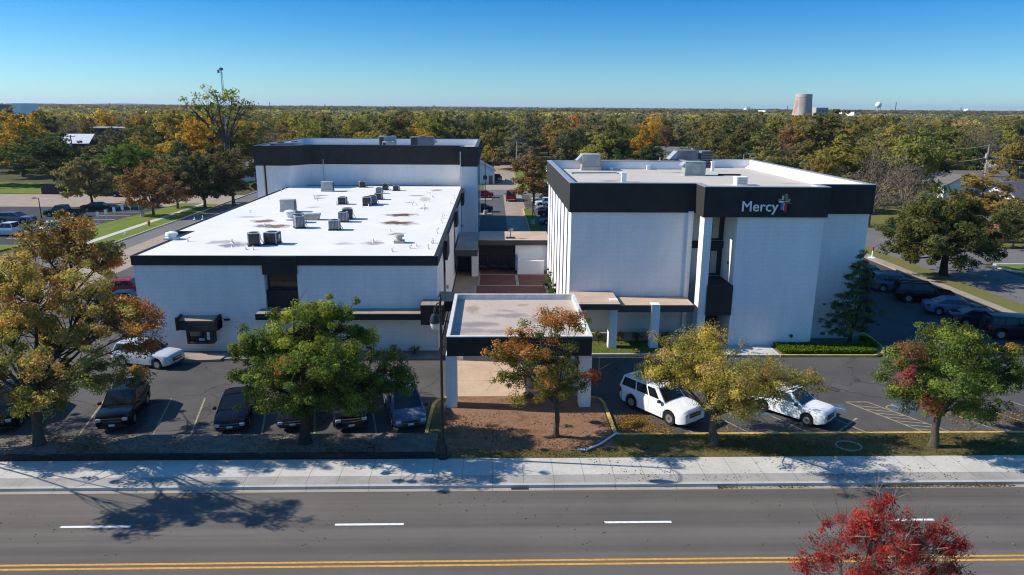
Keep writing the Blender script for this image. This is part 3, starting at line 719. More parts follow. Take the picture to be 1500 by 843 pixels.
for a in ((370, 361, 16, 18, 'dark condenser, left one of the pair nearest the front roof edge', 'coil', .35),
          (397, 359, 18, 17, 'dark condenser, right one of the pair nearest the front roof edge', 'coil', -.1),
          (437, 335, 13, 17, 'cluttered grey condenser in front of the long white duct box', 'coil_grey', .5),
          (436, 327, 13, 13, 'dark condenser tucked behind the cluttered grey condenser', 'coil', .2),
          (489, 338, 14, 14, 'grey louvred condenser, front one of the central trio', 'coil_grey', .05),
          (502, 326, 12, 14, 'grey louvred condenser, middle one of the central trio', 'coil_grey', .05),
          (508, 322, 14, 15, 'dark condenser, rear one of the central trio', 'coil', .2),
          (501, 300, 11, 10, 'lone dark condenser with a white pipe at its left foot', 'coil', 0),
          (537, 302, 12, 12, 'dark condenser touching a grey one right of the roof centre', 'coil', .1),
          (545, 300, 11, 12, 'grey condenser touching the right side of a dark one', 'coil_grey', .3),
          (554, 293, 10, 9, 'squat dark condenser in front of a smaller grey one', 'coil', 0),
          (555, 284, 8, 8, 'small grey condenser peeping over a squat dark one', 'coil_grey', 0),
          (564, 279, 8, 9, 'tall dark condenser near the rear roof edge, left of the lone small one', 'coil', .1),
          (580, 280, 8, 7, 'small lone dark condenser nearest the stained right half of the roof', 'coil', 0),
          (530, 275, 9, 8, 'dark condenser closest to the tall white wall behind', 'coil', .3)):
    condenser(a[0], a[1], a[2], a[3], 7.35, a[4], a[5], a[6])
def bigunit(nm, px, py, w_, d_, h_, z, label, m, leg=.25, hood=None, group=None, panel=True):
    X, Y = G(px, py, z)
    T = empty(nm, label, 'rooftop unit', (X, Y+d_/2, z), 0, group)
    b = MB(); b.box(-w_/2-.05, w_/2+.05, -d_/2-.05, d_/2+.05, 0, leg); b.build('curb', M['metal'] if leg < .5 else M['unit_beige'], T)
    b = MB(); b.box(-w_/2, w_/2, -d_/2, d_/2, leg+.001, h_); b.box(-w_/2-.03, w_/2+.03, -d_/2-.03, d_/2+.03, h_, h_+.05); b.build('casing', M[m], T, bevel=.02)
    if panel:
        b = MB(); b.box(-w_*.18, w_*.22, -d_/2-.03, -d_/2-.001, leg+.15, h_-.15); b.box(w_*.02, w_*.14, -d_/2-.05, -d_/2-.031, (leg+h_)/2-.1, (leg+h_)/2+.02); b.build('access_panel', M['unit_dark'] if m == 'unit_dark' else M['unit_grey'], T)
    b = MB(); b.box(w_/2+.001, w_/2+.05, -d_/2+.1, d_/2-.1, leg+.1, h_-.1); b.build('coil', M['coil'], T)
    if hood:
        b = MB(); x0 = -w_/2
        b.add([(x0-.02, -d_/2+.05, h_-.05), (x0-.02, d_/2-.05, h_-.05), (x0-.02, d_/2-.05, h_-hood), (x0-.02, -d_/2+.05, h_-hood), (x0-hood*.9, -d_/2+.05, h_-hood), (x0-hood*.9, d_/2-.05, h_-hood)],
              [(0, 1, 2, 3), (0, 4, 5, 1), (0, 3, 4), (1, 5, 2), (3, 2, 5, 4)]); b.build('intake_hood', M['metal'], T)
    return T
bigunit('packaged_unit', 421, 311, 1.45, .9, 1.2, 7.35, 'large grey packaged unit behind the white drum vent', 'unit_grey', .2, None, 'grey packaged units on the low white roof')
bigunit('packaged_unit', 479, 281, 1.45, .9, 1.2, 7.35, 'large grey packaged unit nearest the tall white wall', 'unit_grey', .2, None, 'grey packaged units on the low white roof')
X, Y = G(423, 323, 7.35)
b = MB(); b.lathe((X, Y+.5, 7.35), [(.75, 0), (.75, .15), (.45, .22), (.45, .55), (.52, .58), (.52, .8), (.3, .9)], 18)
tag(b.build('drum_vent', M['white_paint'], smooth=40), 'round white drum vent in front of a large grey packaged unit', 'vent')
X, Y = G(452, 323, 7.35)
b = MB(); b.add([(X-1.2, Y, 7.35), (X+.85, Y, 7.35), (X+.85, Y+.9, 7.35), (X-1.2, Y+.9, 7.35), (X-1.2, Y, 7.9), (X+1.05, Y, 7.95), (X+1.05, Y+.9, 7.95), (X-1.2, Y+.9, 7.9)], [(3, 2, 1, 0), (4, 5, 6, 7), (0, 1, 5, 4), (1, 2, 6, 5), (2, 3, 7, 6), (3, 0, 4, 7)])
tag(b.build('duct_box', M['unit_beige'], bevel=.03), 'long pale duct box right of the round drum vent', 'duct')
X, Y = G(584, 357, 7.35)
b = MB(); b.box(X-.4, X+.4, Y, Y+.8, 7.35, 7.55); b.lathe((X, Y+.4, 7.55), [(.25, 0), (.25, .25), (.4, .3), (.38, .45), (.1, .52)], 14)
tag(b.build('hood_vent', M['unit_beige'], smooth=40), 'squat beige hood vent near the right front of the white roof', 'vent')
X, Y = G(249, 352, 7.35)
b = MB(); b.box(X-.5, X+.5, Y, Y+.8, 7.35, 7.5); b.lathe((X, Y+.4, 7.5), [(.35, 0), (.35, .15), (.5, .2), (.45, .4), (.1, .5)], 14)
tag(b.build('hood_vent', M['white_paint'], smooth=40), 'white hood vent by the left edge of the white roof', 'vent')
pipes = [(275, 354), (285, 322), (297, 322), (366, 312), (388, 331), (412, 281), (418, 279), (427, 274), (393, 291), (465, 294), (460, 290), (340, 356), (340, 362), (360, 366), (371, 366), (493, 301), (540, 303), (547, 355), (548, 298), (560, 281), (531, 304),
         (604, 301), (609, 300), (622, 304), (628, 296), (634, 290), (625, 283), (633, 290), (665, 291), (660, 299), (647, 326), (648, 320), (650, 316), (640, 342), (634, 356), (610, 361), (600, 364), (627, 365), (574, 369), (632, 357), (572, 339), (621, 308), (629, 285)]
for i, (px, py) in enumerate(pipes):
    X, Y = G(px, py, 7.35); h_ = random.choice((.22, .3, .4)); r_ = random.choice((.04, .05, .06))
    b = MB()
    if i % 3 == 0: b.tube([(X, Y, 7.34), (X, Y, 7.35+h_), (X+.1, Y, 7.4+h_), (X+.18, Y, 7.32+h_)], r_, 6)
    else: b.tube([(X, Y, 7.34), (X, Y, 7.35+h_)], r_, 6)
    b.lathe((X, Y, 7.345), [(r_*2.6, 0), (r_*1.2, .08)], 8)
    half = 'left half' if px < 480 else 'right half'
    kind_ = 'bent' if i % 3 == 0 else 'straight'
    row = 'front' if py > 345 else ('middle' if py > 305 else 'rear')
    tag(b.build('vent_pipe', M['pvc'], smooth=50), f'short {kind_} white vent pipe in the {row} of the {half} of the low roof', 'vent pipe', 'vent pipes on the low white roof')
# tall block roof
def roofbox(X, Y, w_, d_, z, h_, label, m, hood=None):
    T = empty('packaged_unit', label, 'rooftop unit', (X, Y, z), 0, 'machines on the tall block roof')
    b = MB(); b.box(-w_/2, w_/2, -d_/2, d_/2, 0, h_); b.build('casing', M[m], T, bevel=.04)
    b = MB(); b.box(-w_/2+.1, -w_/2+w_*.3, -d_/2-.03, -d_/2-.001, .2, h_-.15); b.build('coil', M['coil'], T)
    b = MB(); b.lathe((0, 0, h_), [(.3*d_, 0), (.3*d_, .08), (.08, .1)], 12); b.build('fan_guard', M['black'], T)
    if hood:
        b = MB(); b.add([(w_/2, -.5, h_-.2), (w_/2+.5, -.5, h_-.8), (w_/2, -.5, h_-1.1), (w_/2, .5, h_-.2), (w_/2+.5, .5, h_-.8), (w_/2, .5, h_-1.1)], [(0, 2, 1), (3, 4, 5), (0, 1, 4, 3), (1, 2, 5, 4)]); b.build('intake_hood', M['unit_grey'], T)
for px, y, w_, h_, lb, m, hd in ((568, 108, 2.4, 1.95, 'tall pale green machine on the roof of the tall block', 'unit_green', None), (569, 106, 1.6, 1.25, 'small grey machine before the tall pale green one', 'unit_grey', None), (619, 108, 3.4, 1.9, 'wide dark slate machine on the roof of the tall block', 'unit_dark', 1), (411, 103, 3.0, 1.1, 'low dark machine at the left end of the tall block roof', 'unit_dark', None), (431, 105, 1.8, 1.15, 'low grey machine beside the dark one on the tall block roof', 'unit_grey', None)):
    roofbox(V(px, 208, y)[0], y, w_, 1.6, 11.75, h_, lb, m, hd)
X, _ = V(509, 208, 110); b = MB(); b.tube([(X, 110, 11.7), (X, 110, 12.95)], .05, 6)
tag(b.build('vent_pipe', M['metal']), 'thin grey vent pipe above the parapet of the tall block', 'vent pipe')
# signed building roof
zr = 11.55
G1 = 'rooftop units on the signed building'
bigunit('rooftop_unit', 866, 250, 1.95, 1.8, 1.62, zr, 'large beige rooftop unit with an intake hood near the left parapet', 'unit_beige', .40, .62, G1)
bigunit('rooftop_unit', 1018, 258, 2.0, 1.4, 1.32, zr, 'green grey rooftop unit standing in front of the dark slate one', 'unit_green', .12, .35, G1)
bigunit('rooftop_unit', 1006, 246, 2.3, 1.8, 1.85, zr, 'dark slate rooftop unit with a sloping intake hood', 'unit_dark', .3, .95, G1)
X, Y = G(1034, 246, zr); b = MB(); b.box(X-.6, X+.6, Y, Y+1.2, zr, zr+1.85)
T = tag(b.build('cooling_tower', M['unit_dark'], bevel=.03), 'black louvred tower at the right end of the dark slate unit', 'rooftop unit')
b = MB()
for k in range(6): b.box(X-.57, X+.57, Y-.05, Y-.002, zr+.15+k*.28, zr+.29+k*.28)
b.build('louvre', M['black'], T)
for px, py, wd, hh, lb, m in ((914, 267, .42, .85, 'slim white box vent near the front parapet above the plain wall', 'white_paint'), (1087, 272, .95, .72, 'white louvred box vent above the lettered sign', 'white_paint'), (950, 249, .35, .5, 'small white vent on the far side of the cream roof', 'white_paint'), (896, 250, .3, .3, 'tiny white cap vent right of the beige rooftop unit', 'pvc'), (1044, 251, .3, 1.0, 'slim pale flue right of the green grey unit', 'pvc')):
    X, Y = G(px, py, zr)
    b = MB(); b.box(X-wd/2, X+wd/2, Y, Y+wd, zr, zr+hh*.9); b.box(X-wd/2-.06, X+wd/2+.06, Y-.06, Y+wd+.06, zr+hh*.9, zr+hh)
    T = tag(b.build('box_vent', M[m]), lb, 'vent', 'vents on the cream roof')
    if wd > .9:
        b = MB()
        for k in range(4): b.box(X-wd/2+.1, X+wd/2-.1, Y-.03, Y-.002, zr+.12+k*.14, zr+.2+k*.14)
        b.build('louvre', M['unit_grey'], T)
X, Y = G(972, 246, zr); b = MB(); b.box(X-.8, X+.8, Y, Y+.7, zr, zr+.3); tag(b.build('roof_hatch', M['unit_dark'], bevel=.03), 'low dark hatch left of the dark slate unit', 'hatch')
X, Y = G(971, 244, zr); b = MB(); b.tube([(X, Y+1.5, zr), (X, Y+1.5, zr+.9)], .09, 8); tag(b.build('vent_pipe', M['metal']), 'dark upright flue behind the low hatch on the cream roof', 'vent pipe')
b = MB()
for k, (px, py, L_) in enumerate(((870, 256, 5.0), (1070, 260, 2.2))):
    pass
X, Y = G(842, 255, zr); b = MB(); b.tube([(X-.4, Y+1.5, zr+.12), (X-.3, Y-.2, zr+.12), (X+4.2, Y+.3, zr+.12), (X+4.4, Y+1.2, zr+.12)], .07, 6)
tag(b.build('conduit_run', M['metal']), 'grey conduit run bending round the beige rooftop unit', 'conduit')
X, Y = G(1062, 258, zr); b = MB(); b.tube([(X-.6, Y+.3, zr+.1), (X+1.6, Y+.2, zr+.1)], .09, 6); tag(b.build('conduit_run', M['black']), 'short dark conduit right of the green grey unit', 'conduit')
# small satellite dish on the courtyard link
T = empty('satellite_dish', 'small pale satellite dish on the courtyard link roof', 'satellite dish', (2.0, 79.4, 3.57))
b = MB(); b.box(-.5, .5, -.3, .3, 0, .12); b.tube([(0, 0, .1), (0, 0, .75)], .04, 6); b.build('mount', M['black'], T)
b = MB(); b.lathe((0, 0, 0), [(.02, 0), (.18, .04), (.30, .12), (.28, .13), (.16, .05)], 16); o = b.build('dish', M['unit_grey'], T, smooth=60); o.location = (.1, 0, .85); o.rotation_euler = (radians(50), 0, radians(200))

# ------------------------------------------------------------------ street furniture
T = empty('street_lamp', 'tall black ornamental street lamp with a hanging teardrop lantern by the sidewalk', 'street lamp', (-2.6, 33.98, 0.15))
b = MB(); b.lathe((0, 0, 0), [(.30, 0), (.30, .12), (.22, .2), (.20, .55), (.14, .7), (.12, .95)], 12); b.build('base', M['black'], T, smooth=40)
b = MB(); b.tube([(0, 0, .9), (0, 0, 4), (0, 0, 8.55)], [.085, .07, .055], 10); b.lathe((0, 0, 8.5), [(.09, 0), (.09, .12), (.03, .2), (.05, .28), (.01, .42)], 8); b.build('pole', M['black'], T, smooth=40)
b = MB(); pts = [(-.02, -.02, 7.75)]+[(-.10*(1-cos(a)), -.85*(1-cos(a))/1.0, 8.05+.55*sin(a)) for a in np.linspace(.2, 2.3, 10)]
b.tube(pts, .035, 7); b.tube([(0, -.05, 7.8), (-.05, -.5, 8.25)], .02, 5); b.build('bracket_arm', M['black'], T, smooth=60)
lx, ly, lz = pts[-1]
b = MB(); b.lathe((lx, ly, lz-.62), [(.03, .66), (.06, .6), (.06, .45), (.17, .38), (.24, .15), (.26, .0), (.22, -.02)], 12); ln = b.build('lantern', M['black'], T, smooth=40)
b = MB(); b.lathe((lx, ly, lz-.645), [(.215, 0), (.22, -.1), (.15, -.3), (.03, -.38)], 12); b.build('globe', M['lantern'], ln, smooth=60)
b = MB(); b.tube([(5.0, 34.6, .22), (5.9, 35.3, .24), (6.9, 36.4, .30), (7.05, 36.5, .24)], .055, 8); b.tube([(4.95, 34.62, .22), (4.55, 34.7, .2)], .055, 8)
tag(b.build('drain_pipe', M['pvc'], smooth=50), 'bent white drain pipe lying on the earth by the yellow kerb', 'pipe')
b = MB(); X, Y = 19.46, 35.0
ring(b, [(X+.70*cos(a), Y+.60*sin(a)) for a in np.linspace(0, 2*pi, 20, endpoint=False)], [(X+.64*cos(a), Y+.54*sin(a)) for a in np.linspace(0, 2*pi, 20, endpoint=False)], .1, .20)
tag(b.build('edging_ring', M['pavers']), 'round pale edging ring set in the patchy grass', 'edging ring')
def hydrant(X, Y, z, label):
    T = empty('fire_hydrant', label, 'hydrant', (X, Y, z)); b = MB()
    b.lathe((0, 0, 0), [(.2, 0), (.2, .06), (.13, .08), (.13, .55), (.17, .57), (.17, .62), (.13, .7), (.05, .78), (.04, .84)], 10); b.build('barrel', M['red_paint'], T, smooth=40)
    b = MB(); b.tube([(-.24, 0, .45), (.24, 0, .45)], .07, 8); b.tube([(0, 0, .42), (0, -.24, .42)], .08, 8); b.build('outlet', M['red_paint'], T)
hydrant(-52.2, 108.3, .12, 'red fire hydrant on the bright verge beside the pale side path')
b = MB(); b.tube([(-52.0, 100.5, .1), (-52.0, 100.5, .42)], .12, 8); tag(b.build('marker_stub', M['pvc']), 'short white marker stub on the verge nearest the side street', 'marker')
T = empty('road_marker', 'red and white marker post where the right sidewalk meets the kerb', 'marker', (47.2, 85.4, .13))
b = MB(); b.lathe((0, 0, 0), [(.5, 0), (.4, .06), (.08, .08), (.08, .9)], 10); b.build('base', M['pvc'], T)
b = MB(); b.lathe((0, 0, .9), [(.10, 0), (.10, .45), (.05, .5)], 10); b.build('band', M['red_paint'], T)
for i, (px, py) in enumerate(((145, 329.5), (157, 326), (169, 322.3), (181, 318.8), (192, 315.6), (204.5, 313), (213, 310))):
    x, y = G(px, py)
    T = empty('stall_sign', ['white stall sign nearest the camera in the row along the verge', 'second white stall sign in the row along the verge', 'third white stall sign in the row along the verge', 'fourth white stall sign in the row along the verge', 'fifth white stall sign in the row along the verge', 'sixth white stall sign in the row along the verge', 'white stall sign at the tree end of the row along the verge'][i], 'sign', (x, y, 0), 0, 'white stall signs along the verge')
    b = MB(); b.tube([(0, 0, 0), (0, 0, 2.0)], .05, 6); b.build('post', M['metal'], T)
    b = MB(); b.box(-.22, .22, -.09, -.06, 1.3, 2.0); b.build('panel', M['pvc'], T)
def lightpole(X, Y, h_, label, arm=1.0, ang=0, m='trim', basec=True):
    T = empty('light_pole', label, 'light pole', (X, Y, 0), ang)
    b = MB(); b.tube([(0, 0, 0), (0, 0, h_)], [.09, .06], 8); b.build('pole', M[m], T)
    if basec: b = MB(); b.lathe((0, 0, 0), [(.32, 0), (.32, .75), (.25, .8)], 10); b.build('base', M['kerb'], T)
    b = MB(); b.tube([(0, 0, h_), (arm*.6, 0, h_)], .035, 6); b.box(arm*.5, arm*1.1, -.15, .15, h_-.05, h_+.10); b.build('lamp_head', M[m], T)
lightpole(-1.3, 121.3, 9.0, 'dark parking light pole on the left side of the rear street', .7, pi/2)
lightpole(6.3, 111.0, 8.2, 'dark parking light pole on the grassy kerbed island', .7, pi/2)
lightpole(-73.2, 116.4, 3.2, 'short dark light pole with a bent arm before the green pickup', .9, pi, 'trim', False)
lightpole(-57.6, 117.6, 5.6, 'slim grey light pole at the verge end by the reddish trees', .5, 0, 'unit_dark')
def utilpole(X, Y, h_, label, m='wood', arms=1, lean=0.0, tr=False, ang=0):
    T = empty('utility_pole', label, 'utility pole', (X, Y, 0), ang)
    b = MB(); b.tube([(0, 0, 0), (lean*h_, 0, h_)], [.20, .13], 8); b.build('pole', M[m], T)
    for a in range(arms):
        b = MB(); z = h_-.35-a*1.1; b.box(lean*z-1.25, lean*z+1.25, -.22, -.135, z-.07, z+.07)
        for k in (-1.1, -.45, .45, 1.1): b.lathe((lean*z+k, -.18, z+.07), [(.05, 0), (.06, .1), (.03, .2)], 6)
        b.build('crossarm', M[m], T)
    if tr:
        b = MB(); b.lathe((-.42, 0, h_-2.9), [(.26, 0), (.28, .1), (.28, .9), (.2, 1.0)], 10); b.build('transformer', M['unit_grey'], T)
    return T
pp = []
for px, pt, pb, Y, lb, m, tr in ((1451, 212, 262, 150, 'pale wooden utility pole carrying a transformer behind the olive tree', 'pale_wood', True), (1342, 212, 262, 165, 'weathered utility pole with one crossarm amid the bare trees', 'wood', False), (1250, 222, 262, 175, 'weathered utility pole half hidden behind the leafless tree', 'wood', False), (104, 198, 234, 185, 'brown utility pole before the dark house at left', 'wood', True), (536, 183, 200, 260, 'far utility pole beyond the tall block roof', 'pale_wood', False), (757, 208, 240, 195, 'utility pole among the trees at the end of the rear street', 'pale_wood', False)):
    X, Z = V(px, pt, Y); utilpole(X, Y, Z, lb, m, 1, -.02 if tr else 0, tr); pp.append((X, Y, Z))
def wire(nm, P, Q, sag, lb, r=.035):
    b = MB(); P, Q = Vector(P), Vector(Q); pts = [P.lerp(Q, t)-Vector((0, 0, sag*4*t*(1-t))) for t in np.linspace(0, 1, 14)]
    b.tube(pts, r, 4); tag(b.build(nm, M['pale_wood']), lb, 'overhead wire', 'overhead wires')
a, c, d = pp[0], pp[1], pp[2]
wire('overhead_wire', (a[0]-.2, a[1], a[2]-2.6), (c[0], c[1], c[2]-2.4), 1.2, 'sagging wire between the transformer pole and the next pole')
wire('overhead_wire', (a[0], a[1], a[2]-2.4), (a[0]+40, a[1]-22, a[2]-5.5), .9, 'sagging wire running out of view from the transformer pole')
wire('overhead_wire', (c[0], c[1], c[2]-2.4), (d[0], d[1], d[2]-2.0), 1.0, 'sagging wire between the two poles by the leafless trees')
wire('overhead_wire', (a[0]-.6, a[1], a[2]-.2), (c[0]-.6, c[1], c[2]-.2), .8, 'upper wire from crossarm to crossarm behind the olive tree', .02)
for px, Y, h_, ang, lb in ((1090, 118, 8.6, 0, 'slim grey lamp on a curved arm beyond the right parapet'), (1188, 112, 7.4, pi, 'slim grey lamp near the blue grey roof beyond the parapet')):
    X, Z = V(px, 226 if px < 1100 else 240, Y)
    lightpole(X, Y, Z, lb, 1.6, ang, 'metal', False)
X, Z = V(324, 104, 185)
T = empty('radio_mast', 'thin lattice radio mast with a dish top behind the tall sparse tree', 'mast', (X, 185, 0))
b = MB()
for k in range(3): b.tube([(.5*cos(k*2.09), .5*sin(k*2.09), 0), (.18*cos(k*2.09), .18*sin(k*2.09), Z)], .05, 4)
for k in range(22):
    z0 = k*Z/22; z1 = z0+Z/22; r1 = .5-.32*z0/Z; r2 = .5-.32*z1/Z
    b.tube([(r1*cos(k*2.09), r1*sin(k*2.09), z0), (r2*cos((k+1)*2.09), r2*sin((k+1)*2.09), z1)], .03, 3)
b.build('lattice', M['metal'], T)
b = MB(); b.lathe((0, 0, Z), [(.1, 0), (.5, .25), (.55, .6), (.1, .8)], 8); b.box(-.9, -.5, -.2, .2, Z-.5, Z+.2); b.build('antenna', M['unit_dark'], T)
b = MB(); b.box(-.9, .9, -.45, .45, 0, 1.1); b.box(-.95, .95, -.5, .5, 1.1, 1.2)
X, Y = G(71, 278); o = b.build('utility_cabinet', M['any']); o.location = (X, Y, 0); o.color = (.05, .11, .06, 1); tag(o, 'small green utility cabinet on the lawn across the pale street', 'cabinet')


b = MB(); b.box(-2, 2, -1, 1, .1, 2.0); b.box(-2.05, 2.05, -1.05, 1.05, 2.0, 2.1); o = b.build('waste_container', M['any']); X, Y = G(80, 284); o.location = (X, Y, 0); o.color = (.035, .034, .035, 1); tag(o, 'dark waste container under the dark evergreen across the street', 'container')
# ------------------------------------------------------------------ vehicles
def lerpt(tab, x):
    if x <= tab[0][0]: return tab[0][1]
    for (a, p), (b_, q) in zip(tab[:-1], tab[1:]):
        if x <= b_: return p+(q-p)*(x-a)/max(b_-a, 1e-6)
    return tab[-1][1]
SPEC = {
 'sedan':   dict(L=4.85, W=1.85, wb=1.42, r=.335, top=[(-2.42, .82), (-2.3, .98), (-1.75, 1.03), (1.0, .98), (1.9, .86), (2.25, .77), (2.38, .70), (2.425, .60)], belt=.97, roof=1.46, wf=1.25, rf=.35, rr=-.85, wr=-1.85, pil=[.50]),
 'suv':     dict(L=4.75, W=1.90, wb=1.38, r=.37, top=[(-2.37, .95), (-2.3, 1.08), (1.0, 1.08), (1.9, 1.045), (2.2, .99), (2.33, .90), (2.375, .78)], belt=1.09, roof=1.70, wf=1.05, rf=.20, rr=-1.85, wr=-2.27, pil=[.36, .68]),
 'big':     dict(L=5.2, W=2.03, wb=1.50, r=.425, top=[(-2.6, 1.0), (-2.54, 1.2), (1.15, 1.2), (2.1, 1.17), (2.45, 1.13), (2.56, 1.03), (2.6, .92)], belt=1.20, roof=1.92, wf=1.12, rf=.38, rr=-2.35, wr=-2.57, pil=[.33, .62]),
 'pickup':  dict(L=5.85, W=2.02, wb=1.80, r=.41, top=[(-2.92, .70), (-.75, .70), (-.70, 1.15), (1.45, 1.14), (2.45, 1.08), (2.8, 1.0), (2.92, .8)], belt=1.13, roof=1.90, wf=1.55, rf=.85, rr=-.45, wr=-.68, pil=[.5]),
 'van':     dict(L=5.1, W=1.98, wb=1.5, r=.35, top=[(-2.55, .95), (-2.5, 1.05), (1.55, 1.05), (2.1, .95), (2.38, .84), (2.5, .75), (2.55, .64)], belt=1.03, roof=1.74, wf=1.75, rf=.65, rr=-2.2, wr=-2.48, pil=[.36, .66]),
 'box':     dict(L=4.3, W=1.87, wb=1.25, r=.40, top=[(-2.15, 1.05), (-2.1, 1.14), (.9, 1.14), (1.9, 1.1), (2.08, 1.04), (2.15, .85)], belt=1.13, roof=1.82, wf=.95, rf=.70, rr=-1.95, wr=-2.09, pil=[.36, .68]),
}
def car_parts(kind):
    S = SPEC[kind]; L, W, wb, r = S['L'], S['W'], S['wb'], S['r']; hx = L/2; hw = W/2
    ra = r*1.17
    xs = {-hx, hx, -hx+.02, hx-.02, -hx+.06, hx-.06, -hx+.13, hx-.13, -hx+.25, hx-.25, hx-.36, 0.0}
    for t in np.linspace(-hx+.5, hx-.5, 12): xs.add(float(t))
    for xc in (-wb, wb):
        for a in np.linspace(0, pi, 9): xs.add(xc+ra*cos(a))
        xs.add(xc-ra-.02); xs.add(xc+ra+.02)
    for x, _ in S['top']: xs.add(x)
    xs = sorted(xs); xs = [x for i, x in enumerate(xs) if i == 0 or x-xs[i-1] > .012]
    b = MB(); rows = []
    for x in xs:
        e = (hx-abs(x))
        wd = hw*(1-.15*max(0, 1-e/.5)**2.2-.02*max(0, (abs(x)-hx*.5)/hx))
        zb = .24+.14*max(0, 1-e/.4)
        for xc in (-wb, wb):
            if abs(x-xc) < ra: zb = max(zb, r+sqrt(max(0, ra*ra-(x-xc)**2))-.0)
        zt = lerpt(S['top'], x); zt = max(zt, zb+.06)
        h_ = zt-zb
        rows.append([(wd*.86, zb), (wd*.985, zb+min(.05, h_*.2)), (wd, zb+h_*.45), (wd*.985, zt-min(.13, h_*.35)), (wd*.93, zt-min(.03, h_*.1)), (wd*.55, zt+.012), (0, zt+.022)])
    vs = []; n = 13
    for x, rw_ in zip(xs, rows):
        full = [(x, y, z) for y, z in rw_]+[(x, -y, z) for y, z in rw_[-2::-1]]
        vs += full
    fs = []
    for i in range(len(xs)-1):
        for k in range(n-1): fs.append((i*n+k, (i+1)*n+k, (i+1)*n+k+1, i*n+k+1))
        fs.append((i*n+n-1, (i+1)*n+n-1, (i+1)*n, i*n))
    fs.append(tuple(range(n))); fs.append(tuple(range((len(xs)-1)*n+n-1, (len(xs)-1)*n-1, -1)))
    b.add(vs, fs)
    # cabin
    belt, roof = S['belt'], S['roof']; wbx = hw*.925; wt = hw*.76
    bt = [(S['wf'], wbx), (S['wr'], wbx)]
    def P(front, t, side):       # corner lines from belt to roof
        x = S['wf']+(S['rf']-S['wf'])*t if front else S['wr']+(S['rr']-S['wr'])*t
        return Vector((x, side*(wbx+(wt-wbx)*t), belt-.03+(roof-belt+.03)*t))
    cv = []; 
    lv = [0, .12, .5, .86, .97]
    q = MB(); ring_ = []
    for t in lv:
        ring_.append([P(True, t, 1), P(True, t, -1), P(False, t, -1), P(False, t, 1)])
    for R_ in ring_: cv += R_
    cf = []
    for i in range(len(lv)-1):
        for k in range(4): cf.append((i*4+k, i*4+(k+1) % 4, (i+1)*4+(k+1) % 4, (i+1)*4+k))
    m4 = (len(lv)-1)*4
    top = [Vector((S['rf']-.12, wt*.86, roof)), Vector((S['rf']-.12, -wt*.86, roof)), Vector((S['rr']+.10, -wt*.86, roof)), Vector((S['rr']+.10, wt*.86, roof))]
    cv += top
    for k in range(4): cf.append((m4+k, m4+(k+1) % 4, m4+4+(k+1) % 4, m4+4+k))
    cv += [Vector(((S['rf']+S['rr'])/2, 0, roof+.035))]; t4 = m4+4
    for k in range(4): cf.append((t4+k, t4+(k+1) % 4, t4+4))
    b.add(cv, cf)
    if kind == 'pickup':
        for s in (-1, 1): b.box(-2.9, -.72, s*hw*.97-(.09 if s > 0 else 0), s*hw*.97+(.09 if s < 0 else 0), .66, 1.13)
        b.box(-2.92, -2.84, -hw*.88, hw*.88, .66, 1.13)
    parts = [('body', b.mesh('car_body', M['paint'], smooth=42), None)]
    def quad(f, name, m, off=.012):
        q = MB(); A, B, C_, D = f; nn = (B-A).cross(D-A).normalized()
        cen = (A+B+C_+D)/4
        if nn.dot(cen-Vector((-.2, 0, 1.0))) < 0: nn = -nn
        pts = [p+nn*off for p in (A, B, C_, D)]+[p-nn*.01 for p in (A, B, C_, D)]
        q.add(pts, [(0, 1, 2, 3), (7, 6, 5, 4), (0, 4, 5, 1), (1, 5, 6, 2), (2, 6, 7, 3), (3, 7, 4, 0)])
        parts.append((name, q.mesh(name, M[m]), None))
    def face(c00, c10, c11, c01, u0, u1, v0, v1):
        bl = lambda u, v: (c00*(1-u)+c10*u)*(1-v)+(c01*(1-u)+c11*u)*v
        return [bl(u0, v0), bl(u1, v0), bl(u1, v1), bl(u0, v1)]
    quad(face(P(1, .1, 1), P(1, .1, -1), P(1, .96, -1), P(1, .96, 1), .05, .95, 0, 1), 'windscreen', 'carglass')
    quad(face(P(0, .16, 1), P(0, .16, -1), P(0, .93, -1), P(0, .93, 1), .07, .93, 0, 1), 'rear_window', 'carglass')
    cuts = [.09]+S['pil']+[.97]
    for s in (1, -1):
        for i in range(len(cuts)-1):
            quad(face(P(1, .17, s), P(0, .17, s), P(0, .86, s), P(1, .86, s), cuts[i]+.016, cuts[i+1]-.016, 0, 1), 'side_window', 'carglass')
    def bx(name, m, *boxes, bev=.02):
        q = MB()
        for B in boxes: q.box(*B)
        parts.append((name, q.mesh(name, M[m], bevel=bev), None))
    zf = lerpt(S['top'], hx-.08); zh = lerpt(S['top'], hx-.3)
    fz = zf-.05
    tall = kind in ('big', 'pickup', 'box')
    for s in (1, -1):
        y0, y1 = sorted((s*hw*.55, s*hw*.865))
        bx('headlight', 'headlamp', (hx-.36, hx+.012, y0, y1, fz-.21, fz-.01), bev=.05)
        y0, y1 = sorted((s*hw*.72, s*hw*.955))
        bx('taillight', 'tail', (-hx+.012 if kind != 'pickup' else -hx-.012, -hx+.25, y0, y1, .78 if not tall else .82, .96 if not tall else 1.08), bev=.03)
        y0, y1 = sorted((s*hw*.99, s*(hw+.20)))
        bx('mirror', 'trim', (S['wf']-.42, S['wf']-.22, y0, y1, belt-.02, belt+.16), bev=.05)
    bx('grille', 'trim', (hx-.2, hx+.014, -hw*.50, hw*.50, fz-.34, fz-.03))
    bx('grille_trim', 'chrome', (hx-.1, hx+.024, -hw*.52, hw*.52, fz-.05, fz-.025), (hx-.1, hx+.024, -hw*.52, hw*.52, fz-.20, fz-.17), bev=0)
    bx('bumper', 'trim', (hx-.25, hx+.018, -hw*.80, hw*.80, .27, .42), bev=.04)
